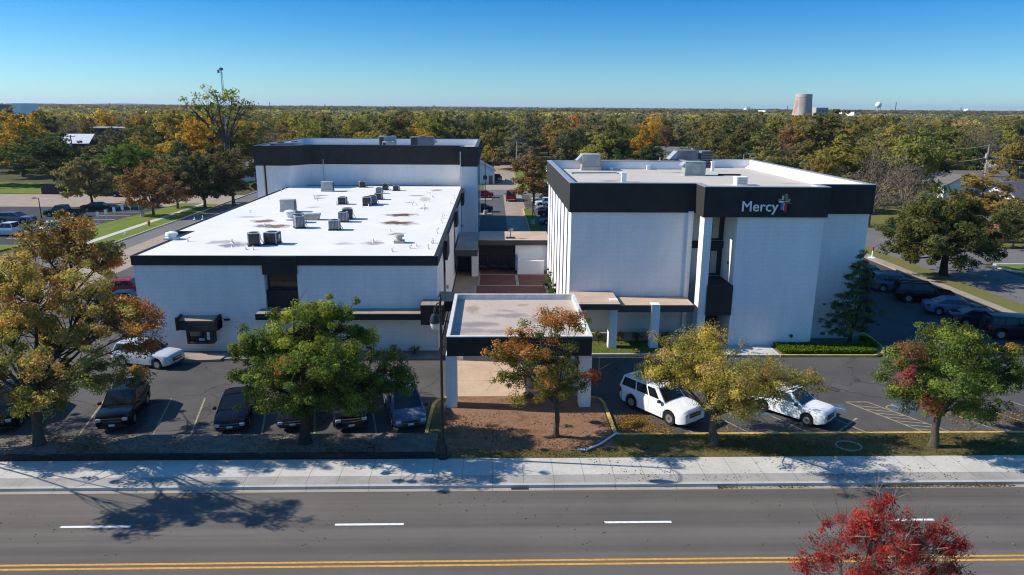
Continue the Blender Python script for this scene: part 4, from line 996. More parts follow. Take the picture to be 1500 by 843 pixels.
    bx('bumper', 'chrome' if kind == 'pickup' else 'trim', (-hx-.02, -hx+.25, -hw*.80, hw*.80, .34, .52), bev=.04)
    bx('licence_plate', 'plate', (hx+.02, hx+.032, -.16, .16, .40, .52), bev=0)
    bx('underbody', 'rubber', (-hx+.3, hx-.3, -hw*.80, hw*.80, .22, .50), bev=0)
    for s in (1, -1):
        for u_ in [.06]+S['pil']+([] if kind == 'pickup' else [.93]):
            xg = S['wf']+(S['wr']-S['wf'])*u_
            if any(abs(xg-xc) < ra+.03 for xc in (-wb, wb)): xg = min((x_ for xc in (-wb, wb) for x_ in (xc-ra-.05, xc+ra+.05)), key=lambda x_: abs(x_-xg))
            e = hx-abs(xg); wd = hw*(1-.10*max(0, 1-e/.45)**2-.02*max(0, (abs(xg)-hx*.5)/hx)); zt = lerpt(S['top'], xg)
            q = MB(); q.tube([(xg, s*wd*.986, .33), (xg, s*wd, .24+.45*(zt-.24)), (xg, s*wd*.985, zt-.13), (xg, s*wd*.945, zt-.04)], .006, 4)
            parts.append(('door_gap', q.mesh('door_gap', M['rubber']), None))
        q = MB()
    if kind in ('suv', 'big', 'van'):
        for s in (1, -1):
            q = MB(); q.tube([(S['rf']-.25, s*wt*.80, roof+.0), (S['rf']-.35, s*wt*.80, roof+.06), (S['rr']+.3, s*wt*.80, roof+.06), (S['rr']+.2, s*wt*.80, roof)], .02, 5)
            parts.append(('roof_rail', q.mesh('roof_rail', M['chrome' if kind != 'suv' else 'trim']), None))
    if kind == 'pickup': bx('bed_floor', 'rubber', (-2.83, -.73, -hw*.85, hw*.85, .70, .735), bev=0)
    if kind == 'box':
        q = MB(); q.lathe((0, 0, 0), [(.1, 0), (r*.95, 0), (r*.95, .2), (.1, .2)], 16); me = q.mesh('spare_wheel', M['rubber'], smooth=40)
        me.transform(Matrix.Translation((-hx-.2, 0, .95)) @ Matrix.Rotation(pi/2, 4, 'Y')); parts.append(('spare_wheel', me, None))
    q = MB(); q.lathe((0, 0, 0), [(r*.60, -.11), (r*.95, -.11), (r, -.07), (r, .07), (r*.95, .11), (r*.60, .11), (r*.58, .05)], 22)
    ty = q.mesh('tyre', M['rubber'], smooth=40); ty.transform(Matrix.Rotation(-pi/2, 4, 'X'))
    q = MB(); q.lathe((0, 0, 0), [(r*.53, .06), (r*.60, .06), (r*.62, .10), (r*.55, .10)], 20)
    for k in range(5):
        a = k*2*pi/5; q.obox((r*.3*cos(a), r*.3*sin(a)), a, r*.28, .05, .065, .085)
    q.lathe((0, 0, 0), [(.07, .06), (.07, .10)], 8)
    ri = q.mesh('rim', M['rim'], smooth=40); ri.transform(Matrix.Rotation(-pi/2, 4, 'X'))
    for xc in (wb, -wb):
        for s in (1, -1):
            m_ = Matrix.Translation((xc, s*(hw-.125), r))
            parts.append(('wheel', ty, (m_, s, ri)))
    return parts
CARS = {}
def car(kind, name, X, Y, rz, col, label, cat='car', z=0.0, group='parked cars', sc=(1, 1, 1)):
    if kind not in CARS:
        T = empty(name, label, cat, (X, Y, z), rz, group); CARS[kind] = T
        for nm, me, wh in car_parts(kind):
            o = bpy.data.objects.new(nm, me); COL.objects.link(o); o.parent = T
            if wh:
                o.location = wh[0].translation; o.rotation_euler = (0, 0, 0 if wh[1] > 0 else pi)
                ri = bpy.data.objects.new('rim', wh[2]); COL.objects.link(ri); ri.parent = o
    else:
        T = copy_tree(CARS[kind]); T.name = name
        T.location = (X, Y, z); T.rotation_euler = (0, 0, rz); tag(T, label, cat, group)
    T.scale = sc
    for o in T.children:
        if o.name.startswith('body'): o.color = (*col, 1)
    return T
BLK, WHT, GRY, SIL = (.006, .006, .007), (.78, .79, .80), (.07, .075, .085), (.38, .40, .43)
FB = 'cars in the front bays'
D = radians
car('suv', 'parked_car', -28.3, 39.6, D(-78), BLK, 'black car at the left picture edge beneath the orange tree', 'car', 0, FB)
car('suv', 'parked_car', -21.9, 39.75, D(-79), BLK, 'black sport utility car between the orange tree and the black sedan', 'car', 0, FB)
car('sedan', 'parked_car', -15.2, 39.5, D(-80), BLK, 'black sedan parked left of the large green tree', 'car', 0, FB)
car('sedan', 'parked_car', -11.9, 39.8, D(-77), (.012, .012, .014), 'dark car mostly hidden behind the trunk of the green tree', 'car', 0, FB)
car('pickup', 'parked_pickup', -8.75, 40.1, D(-75), (.010, .010, .012), 'dark pickup with a bright barred grille under the green tree', 'pickup', 0, FB)
car('van', 'parked_minivan', -5.35, 39.85, D(-74), (.10, .13, .20), 'blue grey minivan parked beside the yellow kerb', 'minivan', 0, FB)
car('suv', 'passing_car', -24.6, 49.0-.4, D(-14), (.50, .53, .57), 'silver sport utility car driving past the awning window', 'car', 0, 'cars on the front lot')
car('big', 'parked_car', 10.2, 39.85, D(-54), WHT, 'large white sport utility car under the yellow tree', 'car', 0, FB)
car('suv', 'parked_car', 18.1, 39.5, D(-48), WHT, 'compact white sport utility car beside the hatched yellow stall', 'car', 0, FB)
GL = 'cars left of the low office'
car('suv', 'parked_car', -35.0, 67.4, D(8), (.28, .015, .02), 'dark red car just left of the low white office corner', 'car', 0, GL)
car('sedan', 'parked_car', -33.6, 63.6, D(8), BLK, 'black car in front of the dark red car', 'car', 0, GL)
FL = 'cars in the far left car park'
car('suv', 'parked_car', -74.0, 111.5, D(2), (.13, .15, .17), 'blue grey sport utility car at the left of the far car park', 'car', 0, FL, (1.12, 1.05, 1))
car('pickup', 'parked_pickup', -70.6, 118.3, D(178), (.022, .045, .042), 'dark green pickup in the far left car park', 'pickup', 0, FL, (1.05, 1, 1))
car('sedan', 'parked_car', -68.2, 124.5, D(5), (.012, .014, .02), 'black sedan behind the dark green pickup', 'car', 0, FL, (1.15, 1, 1.05))
car('pickup', 'parked_pickup', -67.4, 100.3, D(178), (.55, .56, .57), 'white pickup at the near end of the far left car park', 'pickup', 0, FL)
car('suv', 'parked_car', -63.4, 103.0, D(80), WHT, 'white car behind the brown crown beside the white pickup', 'car', 0, FL)
car('sedan', 'parked_car', -63.6, 107.6, D(80), (.45, .46, .52), 'pale silver car between the far car park trees', 'car', 0, FL)
for px, py, c_, lb in ((160, 289, (.10, .10, .11), 'grey car in the shade beyond the pale street'), (182, 290, BLK, 'black car in the shade beneath the bright green tree'), (297, 285, (.10, .13, .2), 'blue car shaded by the reddish row of trees')):
    X, Y = G(px, py-2); car('sedan', 'parked_car', X, Y, D(4), c_, lb, 'car', 0, 'cars in the shade across the pale street')
RL = 'cars along the right lot'
for kind, X, Y, c_, lb, cat, sc in (
    ('suv', 40.4, 78.5, BLK, 'black car at the far end of the right row behind the pine', 'car', (1, 1, 1)),
    ('suv', 40.9, 73.3, (.012, .014, .018), 'dark car second from the far end of the right row', 'car', (1, 1, 1)),
    ('big', 41.3, 69.4, (.10, .125, .175), 'blue grey sport utility car in the right row', 'car', (.95, 1, .95)),
    ('big', 41.7, 65.4, BLK, 'large black sport utility car with bright side glass in the right row', 'car', (1, 1, 1)),
    ('sedan', 41.9, 60.9, (.12, .16, .25), 'blue sedan above the red tipped green tree', 'car', (1.05, 1, 1.1)),
    ('sedan', 42.2, 57.6, (.02, .024, .034), 'dark navy sedan between the blue sedan and the boxy black car', 'car', (1.05, 1, 1.05)),
    ('box', 42.7, 54.2, (.012, .014, .02), 'boxy black car with a squared roof nearest the right picture edge', 'car', (1.1, 1.1, 1.05)),
    ('suv', 43.9, 50.7, (.03, .03, .035), 'dark car with a red lamp cut by the right picture edge', 'car', (1, 1, 1))):
    car(kind, 'parked_car', X, Y, D(-16), c_, lb, cat, 0, RL, sc)
RS = 'cars along the rear street'
car('pickup', 'pickup_truck', 3.6, 141.5, D(90), (.20, .012, .012), 'red pickup driving away along the rear street', 'pickup', 0, RS)
car('sedan', 'parked_car', -2.3, 145.8, D(180), (.30, .012, .015), 'bright red car beside the left light pole of the rear street', 'car', 0, RS)
car('sedan', 'parked_car', -2.4, 125.2, D(180), BLK, 'black car peeping out beside the tall block', 'car', 0, RS)
car('pickup', 'parked_pickup', .9, 177.0, D(80), (.02, .022, .03), 'dark pickup at the end of the rear drive by the white house', 'pickup', 0, RS)
for kind, X, Y, c_, lb in (('suv', 9.9, 137.0, WHT, 'white car in the rear row nearest the rusty tree'), ('box', 10.0, 131.5, (.66, .68, .70), 'white boxy car second in the rear row'), ('sedan', 10.1, 126.3, (.20, .22, .25), 'grey car between the white boxy car and the navy car'), ('suv', 10.0, 120.5, (.015, .022, .04), 'navy sport utility car in the rear row'), ('sedan', 9.9, 111.8, (.10, .115, .14), 'slate grey sedan at the near end of the rear row')):
    car(kind, 'parked_car', X, Y, D(180), c_, lb, 'car', 0, RS, (1, 1, 1))
# ------------------------------------------------------------------ vegetation
def leaf_mesh(name, C, S, colr, rng, flat=.25, asp=.55, mat='leaf', N0=None):
    n = len(C)
    nn = rng.normal(size=(n, 3))*(.55 if N0 is not None else 1)
    if N0 is not None: nn += N0; flat = .15
    nn[:, 2] += flat*np.sign(rng.normal(size=n)+.6); nn /= np.linalg.norm(nn, axis=1)[:, None]
    t = rng.normal(size=(n, 3)); t -= nn*(t*nn).sum(1)[:, None]; t /= np.linalg.norm(t, axis=1)[:, None]
    bt = np.cross(nn, t); S = np.asarray(S).reshape(-1, 1)
    a = t*S*.5; b_ = bt*S*.5*asp
    v = np.stack([C-a, C+b_, C+a, C-b_], 1).reshape(-1, 3)
    me = bpy.data.meshes.new(name)
    me.vertices.add(4*n); me.vertices.foreach_set('co', v.astype(np.float32).ravel())
    me.loops.add(4*n); me.loops.foreach_set('vertex_index', np.arange(4*n, dtype=np.int32))
    me.polygons.add(n); me.polygons.foreach_set('loop_start', np.arange(0, 4*n, 4, dtype=np.int32))
    me.update(calc_edges=True)
    ca = me.attributes.new('Col', 'FLOAT_COLOR', 'POINT')
    cc = np.ones((4*n, 4), np.float32); cc[:, :3] = np.repeat(colr, 4, 0); ca.data.foreach_set('color', cc.ravel())
    me.materials.append(M[mat]); return me
LEAFK = 2.0
def pal_pick(rng, pal):
    w_ = np.array([p[1] for p in pal]); return np.array(pal[rng.choice(len(pal), p=w_/w_.sum())][0])
def tree_geo(rng, lobes, fork, base, leaf, per, pal, clump_r=.55, shell=.45, tips=None, bare=0.0, trunk_r=.2, jit=.28, twig=True, mixl=.15, zsq=.75):
    """lobes: (center, radii, clumps[, palette]); returns branch MB and leaf arrays"""
    tb = MB(); Cs = []; Ss = []; K = []; NN = []
    fork = Vector(fork); base = Vector(base)
    mid = base.lerp(fork, .5)+Vector((rng.normal()*.08, rng.normal()*.08, 0))
    tb.tube([base-Vector((0, 0, .1)), base+Vector((0, 0, .12)), base+Vector((0, 0, .5)), mid, fork], [trunk_r*1.7, trunk_r*1.3, trunk_r*1.05, trunk_r*.92, trunk_r*.8], 9)
    for lb in lobes:
        c = Vector(lb[0]); rd = lb[1]; ncl = lb[2]; pl = lb[3] if len(lb) > 3 else pal
        m1 = fork.lerp(c, .45)+Vector((rng.normal()*.15, rng.normal()*.15, .35*rng.random()))
        lr = trunk_r*.5*min(1, max(.45, (rd[0]/2)))
        tb.tube([fork-Vector((0, 0, .2)), m1, c], [lr, lr*.7, lr*.42], 6)
        for k in range(ncl):
            d = rng.normal(size=3); d /= np.linalg.norm(d)
            if d[2] < -.5: d[2] *= .5
            rr = shell+(1-shell)*rng.random()**.6; out_ = rng.random() < .28
            if out_: rr = 1.0+.32*rng.random()
            p = np.array(c)+d*np.array(rd)*rr
            if twig:
                s0 = m1.lerp(c, .25+.75*rng.random()); pm = s0.lerp(Vector(p), .5)+Vector(rng.normal(size=3)*.15)
                tb.tube([s0, pm, p], [lr*.32, lr*.2, .012], 4, cap=False)
            if bare > 0 and rng.random() < bare:
                for _ in range(3):
                    e = p+(d+np.array((0, 0, .4))+rng.normal(size=3)*.5)*clump_r*.9; tb.tube([p, e], [.012, .004], 3, cap=False)
                if rng.random() < .7: continue
            m_ = max(6, int(per*(0.6+.8*rng.random())))
            cr = clump_r*(.55+.75*rng.random())
            if out_: cr *= .62; m_ = max(5, int(m_*.45))
            u = rng.normal(size=(m_, 3)); u /= np.linalg.norm(u, axis=1)[:, None]
            u *= (rng.random(m_)**.45)[:, None]*cr; u[:, 2] *= zsq
            NN.append(u/np.linalg.norm(u, axis=1)[:, None]*.75+d*.65+np.array((0, 0, .25))); Cs.append(p+u); Ss.append(leaf*(.7+.6*rng.random(m_)))
            cc = pal_pick(rng, pl)
            lm = rng.random(m_) < mixl; cc = np.repeat(cc[None], m_, 0); cc[lm] = np.array([pal_pick(rng, pl) for _ in range(lm.sum())]).reshape(-1, 3)
            K.append(cc*(1+jit*rng.normal(size=(m_, 1))*.6)*(1+.10*rng.normal(size=(m_, 3)))*(1+.22*rng.normal()))
    return tb, np.concatenate(NN), np.concatenate(Cs), np.concatenate(Ss), np.clip(np.concatenate(K)*LEAFK, .004, .8)
def tree(name, label, cat, X, Y, z, lobes, fork, leaf, per, pal, seed, group=None, bark='bark', leafmat='leaf', asp=.55, flat=.7, **kw):
    rng = np.random.default_rng(seed)
    T = empty(name, label, cat, (X, Y, z), 0, group)
    sh = Vector((X, Y, z))
    L2 = [((l[0][0]-X, l[0][1]-Y, l[0][2]-z),)+tuple(l[1:]) for l in lobes]
    tb, NN, C, S, K = tree_geo(rng, L2, (fork[0]-X, fork[1]-Y, fork[2]-z), (0, 0, 0), leaf, per, pal, **kw)
    tb.build('trunk', M[bark], T, smooth=60)
    o = bpy.data.objects.new('crown', leaf_mesh('crown', C, S, K, rng, flat, asp, leafmat, NN)); COL.objects.link(o); o.parent = T
    return T
GRN = [((.045, .068, .020), 4), ((.065, .09, .022), 3), ((.035, .052, .016), 3)]
YGR = [((.145, .155, .026), 3), ((.105, .125, .024), 3)]
ORG = [((.25, .105, .036), 3), ((.19, .09, .032), 2), ((.27, .15, .045), 1)]
OLV = [((.12, .10, .022), 3), ((.16, .10, .024), 2), ((.085, .09, .02), 3)]
YEL = [((.235, .185, .040), 4), ((.19, .165, .042), 4), ((.12, .115, .036), 3), ((.22, .14, .055), 1)]
RED = [((.16, .016, .016), 3), ((.22, .026, .022), 3), ((.27, .055, .036), 2), ((.10, .011, .012), 2)]
def plobes(Y0, lst, ysq=.9):
    """lobes surveyed in the photo: (px, py, rx, ry, dy, clumps, palette)"""
    out = []
    for (px, py, rx, ry, dy, n_, *pl) in lst:
        Y = Y0+dy; X, Z = V(px, py, Y); k = Vector((X, Y, Z-H)).dot(fw)/F
        out.append(((X, Y, Z), (rx*k, max(rx, ry)*k*ysq, ry*k), n_)+tuple(pl))
    return out
G3 = 'street trees along the sidewalk bed'
# large orange and olive tree at the left
X, Y = -24.3, 35.5
MIXA = [((.28, .145, .052), 4), ((.215, .150, .048), 4), ((.13, .14, .038), 7), ((.32, .19, .07), 1)]
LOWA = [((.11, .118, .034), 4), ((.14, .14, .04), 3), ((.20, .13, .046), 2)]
tree('street_tree', 'large orange and olive tree at the left end of the sidewalk bed', 'tree', X, Y, .3,
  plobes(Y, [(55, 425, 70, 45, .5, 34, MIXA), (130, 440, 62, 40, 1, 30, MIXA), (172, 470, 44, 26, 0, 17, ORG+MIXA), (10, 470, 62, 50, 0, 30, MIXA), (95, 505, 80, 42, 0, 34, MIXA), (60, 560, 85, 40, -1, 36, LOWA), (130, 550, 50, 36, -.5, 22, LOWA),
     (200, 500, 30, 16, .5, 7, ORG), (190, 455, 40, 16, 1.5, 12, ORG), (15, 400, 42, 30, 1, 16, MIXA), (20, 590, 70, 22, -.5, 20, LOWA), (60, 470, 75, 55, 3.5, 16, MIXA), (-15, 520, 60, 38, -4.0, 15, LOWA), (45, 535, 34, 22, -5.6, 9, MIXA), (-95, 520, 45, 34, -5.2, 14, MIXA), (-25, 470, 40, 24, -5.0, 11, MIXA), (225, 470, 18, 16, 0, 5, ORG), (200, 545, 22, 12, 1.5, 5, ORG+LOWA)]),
  (X-.1, Y+.1, 3.1), .125, 280, MIXA, 11, G3, 'bark', clump_r=.56, mixl=.45, trunk_r=.25, shell=.35, bare=.08)
tree('street_tree', 'orange and green crown reaching in from beyond the left picture edge', 'tree', -33.0, 35.4, .3,
  plobes(35.4, [(-110, 430, 60, 45, 0, 26, MIXA), (-60, 470, 48, 50, .5, 26, MIXA), (-150, 500, 60, 50, 0, 24, LOWA), (-70, 550, 55, 45, 0, 26, LOWA), (-40, 410, 34, 28, 1, 12, MIXA), (-110, 500, 65, 45, 3.2, 20, MIXA), (-165, 505, 55, 36, -5.4, 18, LOWA), (-105, 480, 42, 28, -5.0, 12, MIXA), (-200, 470, 50, 50, 0, 20, MIXA), (-120, 590, 60, 25, 0, 14, LOWA)]),
  (-33.1, 35.5, 3.0), .14, 260, MIXA, 23, G3, 'bark', clump_r=.62, trunk_r=.17, shell=.35, mixl=.45)
# brown green tree behind it
X, Y = -34.2, 57.0
BRO = [((.14, .095, .035), 4), ((.095, .085, .028), 3), ((.17, .095, .04), 2)]
tree('brown_tree', 'brownish green tree rising behind the large orange tree near the pale side lane', 'tree', X, Y, 0,
  plobes(Y, [(90, 335, 42, 26, 0, 20), (60, 365, 34, 30, 0, 18), (120, 360, 40, 30, 0, 20), (95, 395, 55, 30, -1, 22), (150, 385, 26, 18, 0, 12, ORG+BRO), (45, 400, 34, 24, 0, 12), (100, 325, 22, 14, 1, 10), (165, 368, 14, 12, 0, 5), (90, 370, 40, 34, 3, 16)]),
  (X, Y, 3.2), .24, 120, BRO, 12, None, 'dbark', clump_r=.75, trunk_r=.25, bare=.12)
# big green tree
X, Y = -10.15, 35.5
MG = [((.060, .084, .018), 4), ((.088, .112, .022), 4), ((.040, .058, .016), 3)]
tree('street_tree', 'large dense green tree in front of the black sedan and dark pickup', 'tree', X, Y, .3,
  plobes(Y, [(430, 488, 62, 38, 1, 38, YGR+MG), (495, 482, 46, 34, 1, 28, YGR+MG), (385, 515, 45, 36, 0, 28, YGR+MG), (450, 540, 80, 38, 0, 46, MG), (380, 560, 38, 28, -.5, 20, MG), (480, 575, 62, 30, -.5, 30, MG), (415, 592, 52, 22, -.5, 24, MG), (558, 552, 46, 36, 1.2, 30, MG), (515, 588, 44, 24, 0, 20, MG), (462, 458, 42, 20, 1.5, 18, YGR),
     (535, 490, 12, 14, 1, 6, YGR), (412, 540, 9, 10, -2.0, 3, [((.20, .075, .03), 1)]), (450, 520, 70, 45, 3.5, 34, MG), (440, 545, 60, 38, -2.0, 30, MG), (500, 535, 45, 35, -1.8, 20, MG), (592, 560, 14, 24, 1.2, 8, MG), (354, 505, 14, 12, 0, 6, YGR)]),
  (X, Y, 2.8), .125, 300, MG, 13, G3, 'dbark', clump_r=.54, trunk_r=.27, shell=.35, bare=.02)
# orange tipped tree on the bare earth
X, Y = 3.53, 36.35
MC = [((.075, .085, .018), 4), ((.055, .070, .016), 3), ((.14, .10, .022), 2)]
tree('street_tree', 'sparse green tree with orange red tips standing on the bare earth', 'tree', X, Y, .15,
  plobes(Y, [(790, 488, 38, 26, .5, 18, ORG+MC), (748, 508, 28, 24, 0, 14, ORG), (765, 540, 36, 30, 0, 20, MC), (815, 525, 38, 34, 0, 22, MC), (795, 570, 48, 24, -.3, 22, MC), (840, 560, 26, 22, 0, 10, MC), (838, 460, 22, 12, .5, 6, ORG), (848, 478, 12, 26, .8, 5, YGR), (868, 552, 16, 8, .5, 7, [((.20, .055, .03), 1)]), (725, 520, 12, 18, 0, 6, ORG+MC), (785, 540, 42, 40, 1.8, 16, MC), (785, 545, 38, 34, -1.6, 16, ORG+MC), (805, 465, 22, 10, 0, 6, ORG)]),
  (X, Y, 2.2), .115, 195, MC, 14, G3, 'bark', clump_r=.50, trunk_r=.15, bare=.22)
# fine yellow tree
X, Y = 12.1, 35.3
tree('street_tree', 'fine leaved yellow tree spreading over the large white sport utility car', 'tree', X, Y, .14,
  plobes(Y, [(1005, 525, 58, 34, .8, 40), (1060, 545, 75, 42, 0, 52), (985, 545, 44, 24, .8, 24), (1110, 560, 52, 32, .5, 34), (1165, 552, 40, 16, .8, 18), (962, 545, 30, 26, .5, 16), (1062, 588, 50, 26, -.5, 30), (1028, 496, 42, 14, .8, 16), (1040, 545, 60, 45, 3, 34), (1062, 562, 50, 34, -3, 32), (1190, 560, 16, 10, .8, 6), (1100, 595, 30, 18, -.5, 12)]),
  (X-.1, Y, 2.0), .105, 250, YEL, 15, G3, 'bark', clump_r=.62, trunk_r=.22, jit=.3, bare=.10, asp=.5, shell=.25)
# green tree with red tips on the right
X, Y = 24.15, 34.95
tree('street_tree', 'bright green tree with red tips on its left side by the hatched stall', 'tree', X, Y, .14,
  plobes(Y, [(1385, 512, 55, 34, .5, 34, YGR+MG), (1335, 562, 44, 24, 0, 24, YGR+MG), (1430, 548, 56, 30, 0, 36, MG), (1385, 582, 60, 24, -.4, 34, MG), (1462, 540, 38, 28, .5, 22, MG), (1322, 528, 26, 22, .4, 12, ORG+MG+MG), (1403, 488, 28, 18, .8, 14, YGR), (1362, 540, 40, 30, 0, 22, MG), (1334, 552, 14, 12, -1.6, 3, [((.13, .035, .03), 1)]), (1330, 520, 18, 14, -.8, 5, [((.12, .06, .032), 1)]), (1358, 592, 12, 8, -1.6, 2, [((.12, .035, .025), 1)]), (1395, 545, 50, 40, 2.6, 26, MG), (1400, 560, 50, 32, -2.4, 28, MG), (1480, 520, 18, 14, .5, 8, YGR+ORG), (1440, 600, 40, 12, 0, 12, MG)]),
  (X, Y, 2.2), .12, 260, MG, 16, G3, 'bark', clump_r=.55, trunk_r=.21, bare=.05)
# red tree near the camera
X, Y = 9.7, 17.2
T = tree('red_tree', 'bright red twiggy tree at the bottom right on the near side of the road', 'tree', X, Y, .12,
  plobes(Y, [(1232, 790, 30, 30, .5, 20), (1285, 765, 36, 34, .3, 26), (1300, 800, 55, 40, 0, 40), (1355, 790, 42, 34, .2, 28), (1390, 800, 26, 24, .4, 14), (1302, 728, 14, 18, .5, 7), (1240, 840, 60, 34, 0, 34), (1330, 850, 70, 40, -.5, 46), (1310, 830, 60, 50, 1.2, 30), (1300, 910, 80, 50, 0, 30), (1205, 805, 24, 26, 0, 10), (1180, 835, 16, 10, 0, 6), (1385, 845, 30, 24, 0, 14)]),
  (X+.3, Y, 3.6), .055, 200, RED, 17, None, 'twig', clump_r=.30, trunk_r=.12, bare=.28, mixl=.4)
rng = np.random.default_rng(5); tw = MB()
ox = Vector((X, Y, .12))
for (px, py, qx, qy) in ((1215, 790, 1190, 735), (1225, 800, 1208, 748), (1235, 770, 1219, 712), (1265, 760, 1252, 740), (1290, 770, 1288, 722), (1300, 760, 1322, 702), (1310, 740, 1300, 705), (1355, 770, 1360, 712), (1375, 780, 1400, 736), (1380, 790, 1412, 745), (1395, 795, 1425, 770), (1360, 760, 1372, 735), (1195, 830, 1165, 815), (1205, 810, 1178, 800), (1340, 775, 1328, 740), (1270, 765, 1275, 738), (1242, 775, 1240, 735)):
    y_ = Y+rng.normal()*.5; a = V(px+(1300-px)*.12, py+28, y_); m_ = V(px, py, y_); c = V(qx, qy, y_)
    tw.tube([Vector((a[0], y_, a[1]))-ox, Vector((m_[0], y_+.1, m_[1]))-ox, Vector((c[0], y_, c[1]))-ox], [.014, .009, .003], 4, cap=False)
    for _ in range(3):
        t_ = rng.uniform(.35, .9); p_ = Vector((m_[0], y_+.1, m_[1])).lerp(Vector((c[0], y_, c[1])), t_)-ox; tw.tube([p_, p_+Vector((rng.normal()*.16, rng.normal()*.16, .12+.2*rng.random()))], [.006, .002], 3, cap=False)
tw.build('bare_twig', M['twig'], T, smooth=60)
# pine against the signed building
X, Y = 28.3, 52.8
PIN = [((.030, .050, .026), 3), ((.045, .070, .032), 4), ((.075, .095, .038), 3)]
PL = [(1262, 374, 6, 8, 0, 7)]
for k_, (y_, cx_, l_, r_) in enumerate(((390, 1260, 12, 10), (404, 1258, 20, 20), (418, 1256, 18, 28), (432, 1254, 28, 26), (446, 1252, 42, 30), (460, 1250, 36, 42), (473, 1248, 44, 36), (486, 1245, 38, 34))):
    PL += [(cx_-l_*.55, y_+2, l_*.5, 4.5, -.35, 5+l_//3), (cx_+r_*.55, y_-2, r_*.5, 4.5, -.1, 5+r_//3), (cx_, y_-3, 9, 5, -.9, 6), (cx_+4, y_-4, 9, 5, .8, 5)]
tree('pine_tree', 'leaning irregular dark pine against the right corner of the signed building', 'pine tree', X, Y, .1,
  plobes(Y, PL, .8), (X+.75, Y, 5.6), .22, 75, PIN, 18, None, 'dbark', clump_r=.34, trunk_r=.13, asp=.16, shell=.2, zsq=.4)
# young branches by the entrance
X, Y = 17.2, 50.9
tree('entrance_shrub', 'half bare brown shrub beside the entrance post of the signed building', 'shrub', X, Y, .12, [((X, Y, 1.6), (.7, .6, .9), 14), ((X-.3, Y, .8), (.6, .6, .6), 8)], (X, Y, .4), .16, 22, BRO, 19, None, 'bark', clump_r=.35, trunk_r=.05, bare=.4)
# courtyard shrubs
for i, (x, y, h_, lb) in enumerate(((5.75, 66.0, 1.5, 'dark green upright shrub in the courtyard, nearer the carport'), (5.7, 70.0, 1.9, 'dark green upright shrub in the courtyard, nearer the white screen wall'))):
    tree('courtyard_shrub', lb, 'shrub', x, y, .03, [((x, y, h_*.35), (.5, .5, .5), 12), ((x, y, h_*.75), (.38, .38, .6), 10)], (x, y, .3), .14, 60, PIN, 30+i, 'courtyard shrubs', 'dbark', clump_r=.25, trunk_r=.05)
for i, (x, c_) in enumerate(((11.4, PIN), (9.9, BRO), (13.6, OLV), (8.3, GRN))):
    tree('planter_shrub', ['small dark shrub in the planter, left of the second canopy post', 'small brown shrub in the middle of the canopy planter', 'small olive shrub in the planter right of the second canopy post', 'small green shrub in the planter behind the first canopy post'][i], 'shrub', x, 52.9, .1, [((x, 52.9, .6), (.4, .3, .35), 9)], (x, 52.9, .25), .12, 35, c_, 40+i, 'shrubs in the canopy planter', 'dbark', clump_r=.2, trunk_r=.03)
for i, (x, c_) in enumerate(((-9.0, GRN), (-7.3, OLV), (-5.8, GRN))):
    tree('wall_shrub', ['small green shrub at the foot of the low office, left of three', 'small olive shrub at the foot of the low office, middle of three', 'small green shrub at the foot of the low office, right of three'][i], 'shrub', x, 50.2, .1, [((x, 50.2, .5), (.4, .3, .4), 9)], (x, 50.2, .2), .12, 30, c_, 50+i, 'shrubs at the foot of the low office', 'dbark', clump_r=.22, trunk_r=.03)

# ground cover, grass and fallen leaves: uncountable
def scatter(name, polys, n_, size, pal, seed, zr=(0, .08), flat=.25, asp=.5, dens=None, spread=0.0):
    rng = np.random.default_rng(seed); C = []
    tot = sum((p[1]-p[0])*(p[3]-p[2])*p[5] for p in polys)
    for (x0, x1, y0, y1, z, wt) in polys:
        k = int(n_*(x1-x0)*(y1-y0)*wt/tot)
        P = np.stack([rng.uniform(x0, x1, k), rng.uniform(y0, y1, k), z+rng.uniform(*zr, k)], 1)
        f = np.sin(P[:, 0]*1.3+1)*np.sin(P[:, 1]*2.1)+np.sin(P[:, 0]*.53+P[:, 1]*.9)+rng.normal(size=k)*.7
        P[:, :2] += rng.normal(size=(k, 2))*spread
        C.append(P[f > (-.2 if dens is None else dens)])
    C = np.concatenate(C); K = np.array([p[0] for p in pal]); w_ = np.array([p[1] for p in pal], float)
    col = K[rng.choice(len(pal), len(C), p=w_/w_.sum())]*(1+.25*rng.normal(size=(len(C), 1)))
    o = bpy.data.objects.new(name, leaf_mesh(name, C, size*(.6+.8*rng.random(len(C))), np.clip(col, .005, .7), rng, flat, asp)); COL.objects.link(o)
    return struct(o, 'stuff')
scatter('ground_cover', [(21.8, 29.0, 49.95, 51.9, .12, 1), (29.3, 30.0, 51.5, 53.5, .12, 1)], 15000, .16, [((.10, .17, .016), 3), ((.14, .20, .02), 2), ((.06, .11, .015), 2)], 60, (.02, .32), dens=-9)
scatter('grass_blades', [(7.0, 45, 33.9, 36.5, .14, 1), (-2.8, 7, 33.9, 34.9, .14, 1), (7.5, 17, 50.3, 53, .11, .5)], 30000, .10, [((.12, .13, .03), 3), ((.18, .15, .055), 3), ((.085, .10, .025), 2)], 61, (0, .06), 0, .25, -.4)
scatter('grass_blades', [(-45, -3.2, 34.1, 36.5, .30, 1)], 7000, .11, [((.12, .14, .03), 3), ((.17, .15, .06), 2)], 62, (0, .07), 0, .25, 1.0)
LEAVES = [((.24, .15, .05), 3), ((.17, .10, .045), 3), ((.28, .19, .06), 2), ((.12, .08, .045), 2)]
scatter('fallen_leaves', [(-45, -3.2, 34.1, 36.5, .31, 1.2), (-3, 7, 34.0, 39.5, .16, .8), (7, 30, 34, 36.5, .16, 1.0), (-45, 45, 36.78, 37.1, .01, 2.0)], 16000, .10, LEAVES, 63, (0, .015), 1.6, .7, .3)
